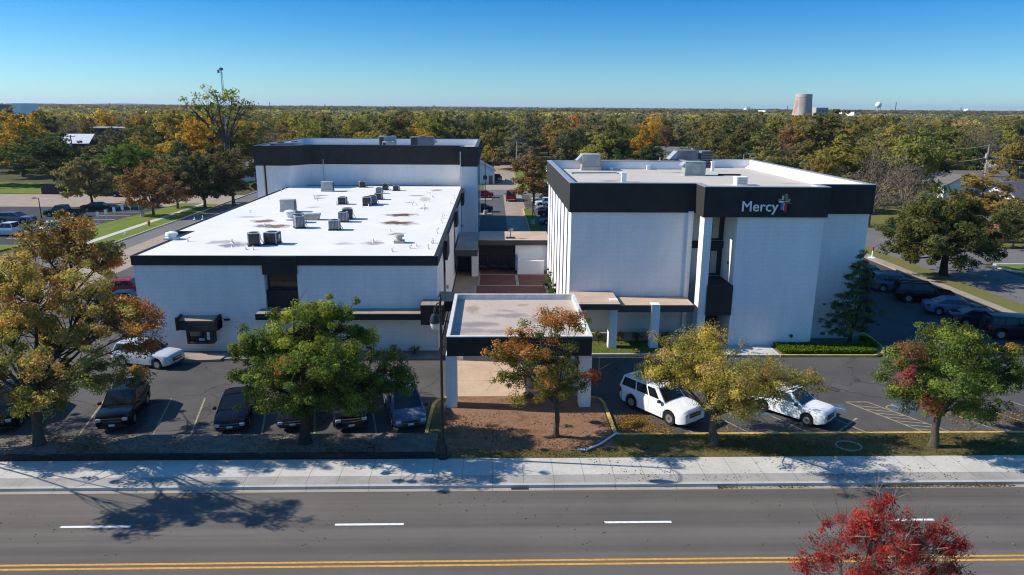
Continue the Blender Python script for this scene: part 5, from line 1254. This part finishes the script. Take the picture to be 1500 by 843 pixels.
scatter('fallen_leaves', [(7.2, 8.2, 36.8, 38.3, .01, 3.5), (8, 9.3, 37.2, 39.6, .01, 3), (7.4, 8.4, 38, 39.3, .01, 3.5), (8.9, 10.4, 36.8, 38.2, .01, 2), (27, 34, 36.8, 39.8, .01, .8), (13, 16, 36.9, 39, .01, .6)], 6500, .10, [((.40, .25, .06), 3), ((.33, .19, .05), 3), ((.22, .13, .05), 2)], 64, (0, .015), 1.6, .7, -.3, .28)
scatter('fallen_leaves', [(11.0, 26, 30.9, 31.1, .012, 2.0), (5, 30, 31.4, 33.8, .152, .05), (-30, 30, 26, 30.8, .004, .006)], 4200, .09, LEAVES, 65, (0, .012), 1.6, .7, .2)
# ------------------------------------------------------------------ trees, houses and landmarks further off
ZONES = [(-999, 232, 'behind the far left car park'), (232, 372, 'around the tall sparse tree'), (372, 560, 'over the tall block, left half'), (560, 703, 'over the tall block, right half'), (703, 806, 'at the end of the rear street'),
         (806, 960, 'behind the beige rooftop unit'), (960, 1090, 'behind the dark slate rooftop unit'), (1090, 1280, 'under the stained water tower'), (1280, 1400, 'behind the bare trees'), (1400, 9999, 'behind the transformer pole')]
def generic(seed, nl, spread, hgt, leaf, per, ncl, bare=0.0, conifer=False, clump=.85):
    rng = np.random.default_rng(seed); L = []
    for k in range(nl):
        a = 2*pi*k/nl+rng.normal()*.35; rr = spread*(.25+.45*rng.random())
        zz = hgt*(.27+.46*rng.random()); sz = spread*(.40+.18*rng.random())
        L.append(((rr*cos(a), rr*sin(a), zz), (sz, sz, sz*.72), ncl))
    L.append(((rng.normal()*.4, rng.normal()*.4, hgt*.80), (spread*.46, spread*.46, hgt*.19), ncl))
    for k in range(3):
        a = 2.1*k+rng.random(); L.append(((spread*.5*cos(a), spread*.5*sin(a), hgt*.27), (spread*.38, spread*.38, spread*.24), ncl))
    L.append(((0, 0, hgt*.58), (spread*.5, spread*.5, hgt*.24), ncl))
    tb, NN, C, S, K = tree_geo(rng, L, (0, 0, hgt*.19), (0, 0, 0), leaf, per, [((1, 1, 1), 3), ((1.28, 1.15, .9), 2), ((.68, .78, .85), 2), ((1.15, .9, .8), 1)], clump_r=clump, shell=.5, trunk_r=.24, bare=bare, twig=bare > .3, jit=.2)
    K = np.clip(K/LEAFK, .2, 2.2)
    return tb.mesh('trunk', M['bark' if bare < .3 else 'twig'], smooth=60), leaf_mesh('crown', C, S, K, rng, N0=NN)
BGEN = [generic(100+i, 6+i % 3, 4.6+.5*(i % 3), 10.5+.6*(i % 4), .46, 52, 15) for i in range(8)]
BBARE = [generic(140+i, 9, 4.8, 10.5, .26, 16, 20, bare=.72) for i in range(3)]
COLS = {'olive green': (.148, .138, .052), 'dark green': (.060, .082, .034), 'yellow green': (.205, .195, .048), 'golden': (.38, .235, .035), 'orange': (.46, .17, .03), 'rusty': (.22, .14, .068), 'grey green': (.138, .140, .085), 'bare brown': (.20, .155, .11), 'dull gold': (.26, .20, .055), 'brick red': (.33, .065, .04), 'bright green': (.085, .125, .028), 'deep brown': (.15, .13, .065)}
COUNT = {}
BG = []
def bgtree(X, Y, rad, hgt, cname, label=None, group='trees of the wooded neighbourhood', var=None, rng=random, z=0):
    bare = cname == 'bare brown'
    tm, cm = (random.choice(BBARE) if bare else random.choice(BGEN)) if var is None else var
    T = bpy.data.objects.new('broadleaf_tree' if not bare else 'leafless_tree', None); COL.objects.link(T)
    T.location = (X, Y, z); T.rotation_euler = (0, 0, rng.uniform(0, 6.28))
    s = rad/4.9; sz = hgt/10.6
    T.scale = (s*rng.uniform(.92, 1.08), s*rng.uniform(.92, 1.08), sz)
    k = rng.uniform(2.1, 3.9); base = COLS[cname]
    t = bpy.data.objects.new('trunk', tm); COL.objects.link(t); t.parent = T
    c = bpy.data.objects.new('crown', cm); COL.objects.link(c); c.parent = T
    c.color = (*[v*k*rng.uniform(.94, 1.06) for v in base], 1)
    T['category'] = 'tree'; T['group'] = group
    if label: T['label'] = label
    else: BG.append((T, cname, X, Y, hgt))
    return T
occ = []; hocc = []
def treeat(px, ptop, wpx, Y, cname, label, var=None):
    X, Z = V(px, ptop, Y); k = Vector((X, Y, 5-H)).dot(fw)/F
    occ.append((X, Y, wpx*k/2)); return bgtree(X, Y, wpx*k*.57, Z*1.0, cname, label, 'trees near the lots and streets', var)
for a in ((20, 172, 96, 185, 'golden', 'tall golden tree at the left picture edge'),
  (72, 196, 112, 166, 'dark green', 'broad dark evergreen beside the pale street at left'),
  (124, 222, 66, 131, 'deep brown', 'small dark brown tree standing alone beyond the far car park'),
  (178, 207, 74, 155, 'bright green', 'bright green tree between the brown tree and the reddish row'),
  (216, 238, 66, 119, 'rusty', 'reddish tree at the end of the sloping verge'),
  (252, 226, 66, 127, 'deep brown', 'dark brown tree second in the reddish row'),
  (292, 220, 78, 129, 'dark green', 'dark green tree in the middle of the reddish row'),
  (335, 216, 80, 133, 'deep brown', 'dark rusty tree nearest the tall white block'),
  (262, 198, 34, 175, 'dark green', 'slim dark evergreen behind the reddish row'),
  (135, 216, 60, 200, 'deep brown', 'brown tree behind the bright green one'), (60, 160, 40, 240, 'dark green', 'dark spreading pine above the golden tree'),
  (128, 174, 26, 236, 'rusty', 'small rusty tree before the long white roof'), (150, 158, 32, 285, 'golden', 'bright golden tree above the long white roof'),
  (783, 228, 62, 136, 'rusty', 'rusty orange tree behind the white cars of the rear row'),
  (722, 190, 44, 215, 'dull gold', 'tall tawny tree left of the rear drive'), (755, 196, 66, 212, 'grey green', 'grey green tree arching over the end of the rear drive'), (714, 215, 34, 232, 'dark green', 'dark green tree where the rear drive ends'),
  (848, 171, 38, 310, 'orange', 'bright orange crown above the beige rooftop unit'), (818, 178, 50, 265, 'dull gold', 'dull gold tree left of the bright orange crown'), (870, 186, 60, 250, 'bare brown', 'leafless grey brown tree right of the bright orange crown'),
  (950, 184, 56, 230, 'golden', 'golden tree above the low dark roofs behind the signed building'), (958, 208, 46, 195, 'dark green', 'dark round tree in front of the golden one'), (905, 218, 26, 190, 'bright green', 'small bright green bush beside the low dark roof'),
  (995, 180, 46, 260, 'grey green', 'grey green tree above the dark slate rooftop unit'), (1045, 190, 60, 225, 'olive green', 'olive tree above the black louvred tower'), (1128, 198, 84, 158, 'olive green', 'wide olive tree just beyond the right parapet'), (1075, 176, 60, 240, 'dark green', 'dark green tree left of the stained water tower'),
  (1215, 168, 100, 172, 'olive green', 'tall olive tree right of the stained water tower'), (1205, 225, 52, 128, 'dull gold', 'low dull gold tree behind the sign corner of the parapet'),
  (1288, 205, 92, 110, 'bare brown', 'leafless tree right of the signed building'), (1335, 222, 76, 122, 'bare brown', 'second leafless tree behind the big round street tree'),
  (1448, 258, 130, 104, 'dull gold', 'large olive gold tree behind the big round street tree'), (1495, 300, 60, 92, 'olive green', 'olive tree cut by the right edge above the kerbed island'),
  (1408, 330, 44, 97, 'brick red', 'low red shrub like tree before the orange wall'), (1392, 206, 60, 158, 'olive green', 'olive tree over the white house'), (1432, 205, 34, 172, 'dark green', 'dark conical tree left of the transformer pole'), (1490, 200, 50, 165, 'dull gold', 'gold tree right of the transformer pole'), (1495, 180, 22, 205, 'dark green', 'dark tree at the right edge below the skyline'),
  (1300, 180, 60, 190, 'olive green', 'olive tree behind the first leafless tree'), (1350, 188, 60, 200, 'grey green', 'grey green tree behind the weathered utility pole')):
    treeat(*a)
# big round street tree on the right
X, Y = 50.3, 76.0
BRG = [((.058, .062, .020), 4), ((.080, .074, .022), 3), ((.042, .052, .017), 3)]
tree('round_street_tree', 'big round dark olive tree on the verge beside the right hand street', 'tree', X, Y, .1,
  plobes(Y, [(1385, 312, 52, 26, 1, 30), (1340, 340, 42, 30, 0, 26), (1430, 335, 46, 30, 0, 28), (1385, 345, 66, 32, 0, 34), (1325, 362, 32, 18, 0, 14), (1440, 368, 34, 16, -.5, 16), (1375, 375, 56, 18, -1, 26), (1385, 340, 50, 36, 3.5, 24), (1380, 350, 52, 34, -3.5, 30), (1400, 296, 30, 12, .5, 10), (1360, 305, 26, 16, 0, 12)]),
  (X, Y, 2.6), .25, 190, BRG, 21, None, 'dbark', mixl=.4, clump_r=.85, trunk_r=.42)
# tall sparse tree
X, Y = V(330, 200, 168)[0], 168.0
SPA = [((.125, .135, .040), 3), ((.10, .115, .040), 2), ((.15, .15, .045), 1)]
tree('tall_sparse_tree', 'tall sparse pale green tree standing above the skyline with open limbs', 'tree', X, Y, 0,
  plobes(Y, [(318, 140, 26, 14, 0, 16), (297, 150, 20, 12, 0, 11), (340, 148, 22, 14, 0, 12), (285, 165, 20, 9, 0, 8), (310, 165, 26, 14, 0, 12), (352, 156, 20, 12, 0, 9), (335, 172, 26, 14, 0, 12), (365, 154, 8, 7, 0, 4), (272, 152, 8, 8, 0, 4), (318, 155, 30, 20, 3, 10), (305, 185, 20, 10, 0, 6), (350, 185, 16, 10, 0, 5)]),
  (X, Y, 9.5), .55, 26, SPA, 22, None, 'bark', clump_r=1.25, trunk_r=.5, bare=.10)
def house(X, Y, w_, d_, h_, rz, wc, rc, label, gable_front=False, rise=None, chim=False, name='house', nwin=3, cat='house'):
    T = empty(name, label, cat, (X, Y, 0), rz); occ.append((X, Y, max(w_, d_)*.62)); hocc.append((X, Y, max(w_, d_)*.5))
    rise = rise if rise is not None else min(w_, d_)*.28
    b = MB(); b.box(-w_/2, w_/2, -d_/2, d_/2, 0, h_)
    o_ = .4
    if gable_front: b.add([(-w_/2, -d_/2, h_), (w_/2, -d_/2, h_), (0, -d_/2, h_+rise), (-w_/2, d_/2, h_), (w_/2, d_/2, h_), (0, d_/2, h_+rise)], [(0, 1, 2), (5, 4, 3)])
    elif rise > .1: b.add([(-w_/2, -d_/2, h_), (-w_/2, d_/2, h_), (-w_/2, 0, h_+rise), (w_/2, -d_/2, h_), (w_/2, d_/2, h_), (w_/2, 0, h_+rise)], [(2, 1, 0), (3, 4, 5)])
    b.build('wall', M['any'], T).color = (*wc, 1)
    b = MB()
    if rise <= .1: b.box(-w_/2-o_, w_/2+o_, -d_/2-o_, d_/2+o_, h_+.002, h_+.35)
    else:
        A = w_ if gable_front else d_; Bq = (d_ if gable_front else w_)/2+o_
        sl = rise/(A/2); e = A/2+o_
        prof = [(-e, h_-o_*sl), (0, h_+rise), (e, h_-o_*sl), (e, h_-o_*sl+.16), (0, h_+rise+.18), (-e, h_-o_*sl+.16)]
        vs = [((p, -Bq, z) if gable_front else (-Bq, p, z)) for p, z in prof]+[((p, Bq, z) if gable_front else (Bq, p, z)) for p, z in prof]
        b.add(vs, [(0, 1, 4, 5), (1, 2, 3, 4), (6, 11, 10, 7), (7, 10, 9, 8)]+[(i, 6+i, 6+(i+1) % 6, (i+1) % 6) for i in range(6)])
    rf = b.build('roof', M['shingle'], T); rf.color = (*rc, 1)
    if chim: b = MB(); b.box(w_*.2, w_*.2+.7, -.35, .35, h_+rise*.3, h_+rise+.9); b.build('chimney', M['any'], rf).color = (*wc, 1)
    for i in range(nwin):
        x = -w_/2+(i+.7)*w_/(nwin+.6)
        b = MB(); b.box(x-.6, x+.6, -d_/2-.06, -d_/2-.002, 1.0, min(2.2, h_-.3)); f_ = b.build('window', M['pvc'], T)
        b = MB(); b.box(x-.5, x+.5, -d_/2-.08, -d_/2-.061, 1.08, min(2.12, h_-.38)); b.build('pane', M['glass'], f_)
    x = w_/2-.9; b = MB(); b.box(x-.45, x+.45, -d_/2-.05, -d_/2-.002, 0, 2.05); b.build('door', M['wood'], T)
    return T
def houseat(px, pbase, Y, *a, **k):
    return house(V(px, pbase, Y)[0], Y, *a, **k)
W_, TAN_, BR_, GR_ = (.62, .63, .62), (.42, .36, .28), (.07, .045, .04), (.13, .125, .12)
houseat(696, 250, 176, 9, 10, 3.2, .05, (.55, .6, .66), (.30, .32, .33), 'white house with a pale gable showing beside the tall block', gable_front=True)
houseat(868, 225, 172, 13, 9, 3.2, 0, (.42, .45, .48), (.18, .185, .20), 'grey gabled house behind the beige rooftop unit', gable_front=True)
houseat(820, 226, 168, 5.5, 5, 3.6, 0, W_, (.75, .76, .77), 'small white flat roofed shed left of the grey gabled house', rise=.05, nwin=1, name='shed', cat='shed')
houseat(905, 230, 176, 15, 9, 2.9, 0, TAN_, (.13, .12, .115), 'long low dark roofed house behind the cream roof', nwin=4)
houseat(1003, 220, 205, 12, 9, 3.4, .3, TAN_, (.10, .10, .11), 'house with a tall pale chimney under the olive trees', chim=True)
houseat(986, 214, 225, 12, 9, 3.6, -.2, (.4, .37, .33), (.16, .155, .15), 'grey brown roofed house behind the tall chimney house')
houseat(1068, 232, 160, 14, 9, 3.0, .05, W_, (.16, .155, .14), 'white gabled house with a brown grey roof beside the black louvred tower')
houseat(1165, 248, 132, 14, 8, 2.9, 0, (.30, .31, .33), (.15, .165, .19), 'low house with a blue grey roof beyond the right parapet', rise=1.4)
houseat(1236, 262, 128, 7, 8, 3.3, .35, TAN_, (.22, .19, .16), 'tan roofed house half hidden by the gold tree near the sign corner')
houseat(1392, 262, 148, 9, 7, 3.0, .2, W_, (.14, .13, .12), 'white house behind the big round street tree', gable_front=True)
houseat(1432, 256, 152, 11, 8, 3.0, -.1, (.05, .052, .05), (.15, .135, .115), 'dark walled house with a brown roof left of the transformer pole')
houseat(1477, 228, 200, 13, 8, 3.2, .25, (.55, .54, .5), (.17, .165, .155), 'house with a long brown grey roof and pale gable at right')
houseat(1494, 262, 128, 10, 8, 3.0, .3, W_, (.10, .105, .125), 'white house with a blue black roof at the right edge', gable_front=False)
houseat(1476, 356, 99, 8, 5, 2.8, .1, (.33, .12, .06), (.12, .10, .09), 'low orange brick garage under the olive gold tree', name='garage', nwin=1, cat='garage', rise=.05)
houseat(118, 232, 208, 8.5, 8, 7.4, .1, BR_, (.66, .67, .69), 'dark brown house under a bright white hipped roof', rise=2.2)
houseat(172, 200, 262, 16, 9, 9.7, .02, (.10, .06, .055), (.50, .48, .46), 'long low brick hall with a flat white roof edge', rise=.05, nwin=8, name='hall', cat='hall')
houseat(362, 256, 178, 8, 7, 3.0, .1, W_, (.16, .15, .15), 'small white house between the reddish row and the tall block')
houseat(322, 175, 420, 18, 14, 6, .1, (.5, .5, .5), (.3, .3, .3), 'far pale roofed building among the trees left of the tall block') if False else None
X, _ = V(2, 155, 340)
T = empty('dark_tower_block', 'dark flat office tower with a pale right end on the left skyline', 'building', (X, 340, 0)); occ.append((X, 340, 14))
Zt = V(10, 153.5, 340)[1]
b = MB(); b.box(-14, 9, -6, 6, 0, Zt); b.build('wall', M['unit_dark'], T)
b = MB(); b.box(9.002, 12.5, -6.5, 6.5, 0, Zt+.6); b.build('stair_tower', M['white_paint'], T)
for k in range(3): b = MB(); b.box(-13, 8.5, -6.1, -6.002, 4+k*4, 6+k*4); b.build('window_band', M['glass'], T)
# stained water tower
X, Zt = V(1178, 137.5, 820); k = Vector((X, 820, 0)).dot(fw)/F
def tower_mat():
    q = N('stained_concrete'); f = q.noise(.5, 6, .7, q.scale((1, 1, .06))); g = q.noise(.08, 4)
    c = q.ramp(f, [(.35, (.52, .47, .40)), (.62, (.34, .25, .20))]); q.base(q.mix(q.ramp(g, [(.5, 0), (.7, .6)]), c, (.26, .13, .09)), .9, .2); return q.m
T = empty('water_tower', 'broad stained concrete water tower tapering towards its flat top', 'water tower', (X, 820, 0)); occ.append((X, 820, 14))
b = MB(); b.lathe((0, 0, 0), [(14.2*k, 0), (13.6*k, Zt*.35), (11.6*k, Zt*.88)], 28); b.build('tank', tower_mat(), T, smooth=40)
b = MB(); b.lathe((0, 0, Zt*.88+.01), [(11.9*k, 0), (11.6*k, Zt*.10), (9*k, Zt*.12)], 28); b.build('cap', M['unit_beige'], T, smooth=40)
X2, _ = V(1203, 160, 830); b = MB(); Z2 = V(1203, 158, 830)[1]; b.box(X2-7, X2+6, 825, 840, 0, Z2); T = tag(b.build('block_house', M['unit_beige']), 'low tan block at the foot of the stained water tower', 'building')
b = MB(); 
for kx in (-5, -1, 3): b.box(X2+kx, X2+kx+2, 824.8, 824.99, Z2-5, Z2-2)
b.build('window', M['glass'], T)
def ball_tower(px, pt, wpx, Y, lb, spher=True, m='white_paint'):
    X, Zt = V(px, pt, Y); k = Vector((X, Y, 0)).dot(fw)/F; r_ = wpx*k/2
    T = empty('water_tower', lb, 'water tower', (X, Y, 0))
    b = MB(); n_ = 9; sq = 1.0 if spher else .62
    b.lathe((0, 0, Zt-2*r_*sq), [(max(.05, r_*sin(pi*i/n_)), r_*sq*(1-cos(pi*i/n_))) for i in range(n_+1)], 20); b.build('tank', M[m], T, smooth=60)
    b = MB(); 
    if spher:
        for i in range(5): a = i*2*pi/5; b.tube([(r_*.9*cos(a), r_*.9*sin(a), 0), (r_*.75*cos(a), r_*.75*sin(a), Zt-r_*1.5)], r_*.07, 5)
        b.tube([(0, 0, 0), (0, 0, Zt-r_*1.8)], r_*.12, 6)
    else: b.lathe((0, 0, 0), [(r_*.7, 0), (r_*.6, (Zt-2*r_*sq)*.9), (r_*.75, Zt-2*r_*sq+.4)], 14)
    b.build('legs' if False else 'support', M['metal'], T)
ball_tower(1287.5, 149.5, 8.6, 1900, 'white ball water tower on thin legs at the right skyline')
ball_tower(1093, 158, 7.2, 2400, 'white ball water tower just left of the stained one')
ball_tower(1416.5, 159.5, 8, 2300, 'squat white water tower near the right end of the skyline', False)
ball_tower(791, 158, 4.2, 2800, 'tiny white water tower on the skyline above the rear street', False)
for i, (px, wpx, Y, hh) in enumerate(((1128, 14, 1500, 14), (1405, 14, 1700, 11), (1428, 20, 1750, 11), (1255, 7, 900, 14), (1492, 12, 1600, 12), (975, 9, 2200, 12))):
    X, _ = V(px, 165, Y); k = Y/F; b = MB(); b.box(X-wpx*k/2, X+wpx*k/2, Y, Y+40, 0, hh); b.box(X-wpx*k/2-.5, X+wpx*k/2+.5, Y-.5, Y+40.5, hh+.01, hh+.8)
    tag(b.build('distant_warehouse', M['white_paint']), ['long white shed left of the stained water tower', 'white shed left of the squat white water tower', 'long white shed right of the squat white water tower', 'small white roof under the white ball water tower', 'white shed at the right end of the skyline', 'tiny white shed on the skyline behind the dark slate unit'][i], 'shed', 'white sheds on the skyline')
for i, (px, pt, Y) in enumerate(((1313, 150, 1500), (1408, 158, 1900), (842, 157, 2300), (1154, 155, 1500), (476, 153, 2000), (395, 150, 900), (160, 151, 1600))):
    X, Z = V(px, pt, Y); b = MB(); b.tube([(X, Y, 0), (X, Y, Z)], .9*Y/1500, 4)
    tag(b.build('distant_mast', M['unit_dark']), ['thin mast right of the white ball water tower', 'thin mast left of the squat white water tower', 'thin mast above the bright orange crown', 'thin mast left of the stained water tower', 'thin mast above the tall block roof', 'thin mast right of the tall sparse tree', 'thin mast on the skyline at left'][i], 'mast', 'masts on the skyline')

# wooded neighbourhood: individuals first, the far mass as one object
FREE = [(-44, 34, 0, 149), (-152, -44, 0, 150), (44, 62, 0, 235), (59, 100, 74, 93), (29, 50, 0, 95), (-8, 13, 100, 226), (-60, 50, 148, 161), (-100, -60, 0, 132)]
HS = {(h[0], h[1]) for h in hocc}
def blocked(X, Y, r_):
    for x0, x1, y0, y1 in FREE:
        if x0-r_ < X < x1+r_ and y0-r_ < Y < y1+r_: return True
    for ox_, oy_, orr in occ:
        if (X-ox_)**2+(Y-oy_)**2 < (orr+r_*.75)**2: return True
        if (oy_-26 < Y < oy_ or ((ox_, oy_) in HS and oy_-44 < Y < oy_)) and abs(X-ox_*Y/oy_) < orr*.45+r_*.7: return True
    return False
names = ['olive green', 'yellow green', 'dark green', 'grey green', 'dull gold', 'rusty', 'golden', 'bare brown', 'orange', 'deep brown', 'brick red']
wts = [33, 20, 9, 18, 16, 2.5, 4, 11, 1.3, 3, .4]
R = random.Random(21); cand = []
y = 118.0
while y < 420:
    sp = 11.6+y*.005
    x = -.80*y-12
    while x < .82*y+12:
        X = x+R.uniform(-.32, .32)*sp; Yj = y+R.uniform(-.35, .35)*sp
        rad = R.uniform(5.2, 8.8); hg = R.uniform(10, 16)
        cn = R.choices(names, wts)[0]
        if not blocked(X, Yj, rad*.7):
            px, py = PX(X, Yj, hg*.8)
            if -40 < px < 1540: cand.append((Yj, X, rad, hg, cn, px, py))
        x += sp
    y += sp*.92
cand.sort()
def hidden(px, py):      # behind the tall block or the signed building
    return (372 < px < 700 and py > 216) or (812 < px < 1078 and py > 246) or (1085 < px < 1270 and py > 268) 
cand = [c for c in cand if not hidden(c[5], c[6])]
IND = cand[:268]; REST = cand[268:]
for (Yj, X, rad, hg, cn, px, py) in IND: bgtree(X, Yj, rad, hg, cn, rng=R)
ORD = ['leftmost', 'second', 'third', 'fourth', 'fifth', 'sixth', 'seventh', 'eighth', 'ninth', 'tenth']
cls = {}
for T, cn, X, Y, hg in BG:
    px = PX(X, Y, hg*.7)[0]
    zn = next(z for a, b_, z in ZONES if a <= px < b_)
    cls.setdefault((cn, zn), []).append((px, T))
for (cn, zn), l in cls.items():
    l.sort(key=lambda t: t[0])
    nm = 'leafless brown' if cn == 'bare brown' else cn
    for i, (px, T) in enumerate(l):
        if len(l) == 1: T['label'] = f'only {nm} tree in the woods {zn}'
        elif i == 0: T['label'] = f'leftmost {nm} tree in the woods {zn}'
        elif i == len(l)-1: T['label'] = f'rightmost {nm} tree in the woods {zn}'
        else: T['label'] = f'{ORD[min(i, 9)]} {nm} tree from the left in woods {zn}'
rngf = np.random.default_rng(77)
def proto(n_, clumps, leaf):
    u = rngf.normal(size=(clumps, 3)); u /= np.linalg.norm(u, axis=1)[:, None]; u[:, 2] = np.abs(u[:, 2])*.9-.15
    u *= (.6+.4*rngf.random(clumps))[:, None]
    w_ = rngf.normal(size=(clumps, n_//clumps, 3)); P = (u[:, None, :]+w_*.16).reshape(-1, 3)
    nrm = (w_/np.linalg.norm(w_, axis=2)[:, :, None]*.7+u[:, None, :]*.9+np.array((0, 0, .2))).reshape(-1, 3)
    tone = np.repeat(.75+.5*rngf.random(clumps), n_//clumps)
    return P, tone, np.full(len(P), leaf), nrm
PR = {'near': [proto(420, 30, .13) for _ in range(4)], 'mid': [proto(150, 22, .24) for _ in range(4)], 'far': [proto(56, 14, .42) for _ in range(4)]}
CC, SS, KK, FN = [], [], [], []
wn = np.array(wts)/sum(wts)
def addfar(X, Y, rad, hg, cn, lod):
    P, tone, ls, nr = PR[lod][rngf.integers(4)]
    a = rngf.random()*6.28; ca, sa = cos(a), sin(a)
    Q = np.stack([(P[:, 0]*ca-P[:, 1]*sa)*rad+X, (P[:, 0]*sa+P[:, 1]*ca)*rad+Y, P[:, 2]*hg*.42+hg*.56], 1)
    FN.append(np.stack([nr[:, 0]*ca-nr[:, 1]*sa, nr[:, 0]*sa+nr[:, 1]*ca, nr[:, 2]], 1)); CC.append(Q); SS.append(ls*rad*(.8+.4*rngf.random(len(P)))); b_ = np.array(COLS[cn])*(.75+1.35*rngf.random()**1.5)*(.62 if lod == 'far' else 1)
    KK.append(b_*tone[:, None]*(1+.12*rngf.normal(size=(len(P), 3))))
for (Yj, X, rad, hg, cn, px, py) in REST: addfar(X, Yj, rad, hg, cn, 'near')
y = 420.0
while y < 3600:
    sp = 10.5+(y-420)*.0125
    n_ = int(1.6*y/sp)
    for i in range(n_):
        X = -.78*y+i*sp+rngf.uniform(-.4, .4)*sp; Yj = y+rngf.uniform(-.4, .4)*sp
        if any((X-o_[0])**2+(Yj-o_[1])**2 < o_[2]**2 for o_ in occ[-2:]): continue
        addfar(X, Yj, sp*rngf.uniform(.55, 1.05), rngf.uniform(9, 13.5), names[rngf.choice(len(names), p=wn)], 'near' if y < 560 else ('mid' if y < 1100 else 'far'))
    y += sp*.95
o = bpy.data.objects.new('distant_woods', leaf_mesh('distant_woods', np.concatenate(CC), np.concatenate(SS), np.clip(np.concatenate(KK), .008, .6), rngf, .3, .8, N0=np.concatenate(FN))); COL.objects.link(o); struct(o, 'stuff')
# low far ridge on the skyline
b = MB(); n_ = 60
for (y0, hmax, x0, x1) in ((9000, 27, -8200, 300), (11500, 20, -9500, 10500)):
    pts = [(x0+(x1-x0)*i/n_, hmax*(.55+.3*sin(i*.21+y0)+.15*sin(i*.77)) * min(1, (n_-i)/22, 1)) for i in range(n_+1)]
    vs = []; 
    for x, z in pts: vs += [(x, y0-900, -1), (x, y0, max(1, z)), (x, y0+900, -1)]
    fs = []
    for i in range(n_):
        for k in (0, 1): fs.append((i*3+k, i*3+3+k, i*3+4+k, i*3+1+k))
    b.add(vs, fs)
struct(b.build('hills', ground_mat('hill_woods', (.05, .055, .025), (.07, .07, .03), (.085, .075, .035), .004, .02)))
# the air
q = N('haze_air'); q.t.nodes.remove(q.b)
pv = q.n('ShaderNodeVolumePrincipled'); pv.inputs['Color'].default_value = (.72, .84, 1, 1); pv.inputs['Density'].default_value = 6.0e-5; pv.inputs['Anisotropy'].default_value = .2
q.l(pv.outputs[0], q.out.inputs['Volume'])
if HAZE:
    b = MB(); b.box(-15900, 15900, -290, 15900, -2.2, 95); struct(b.build('haze', q.m), 'stuff')
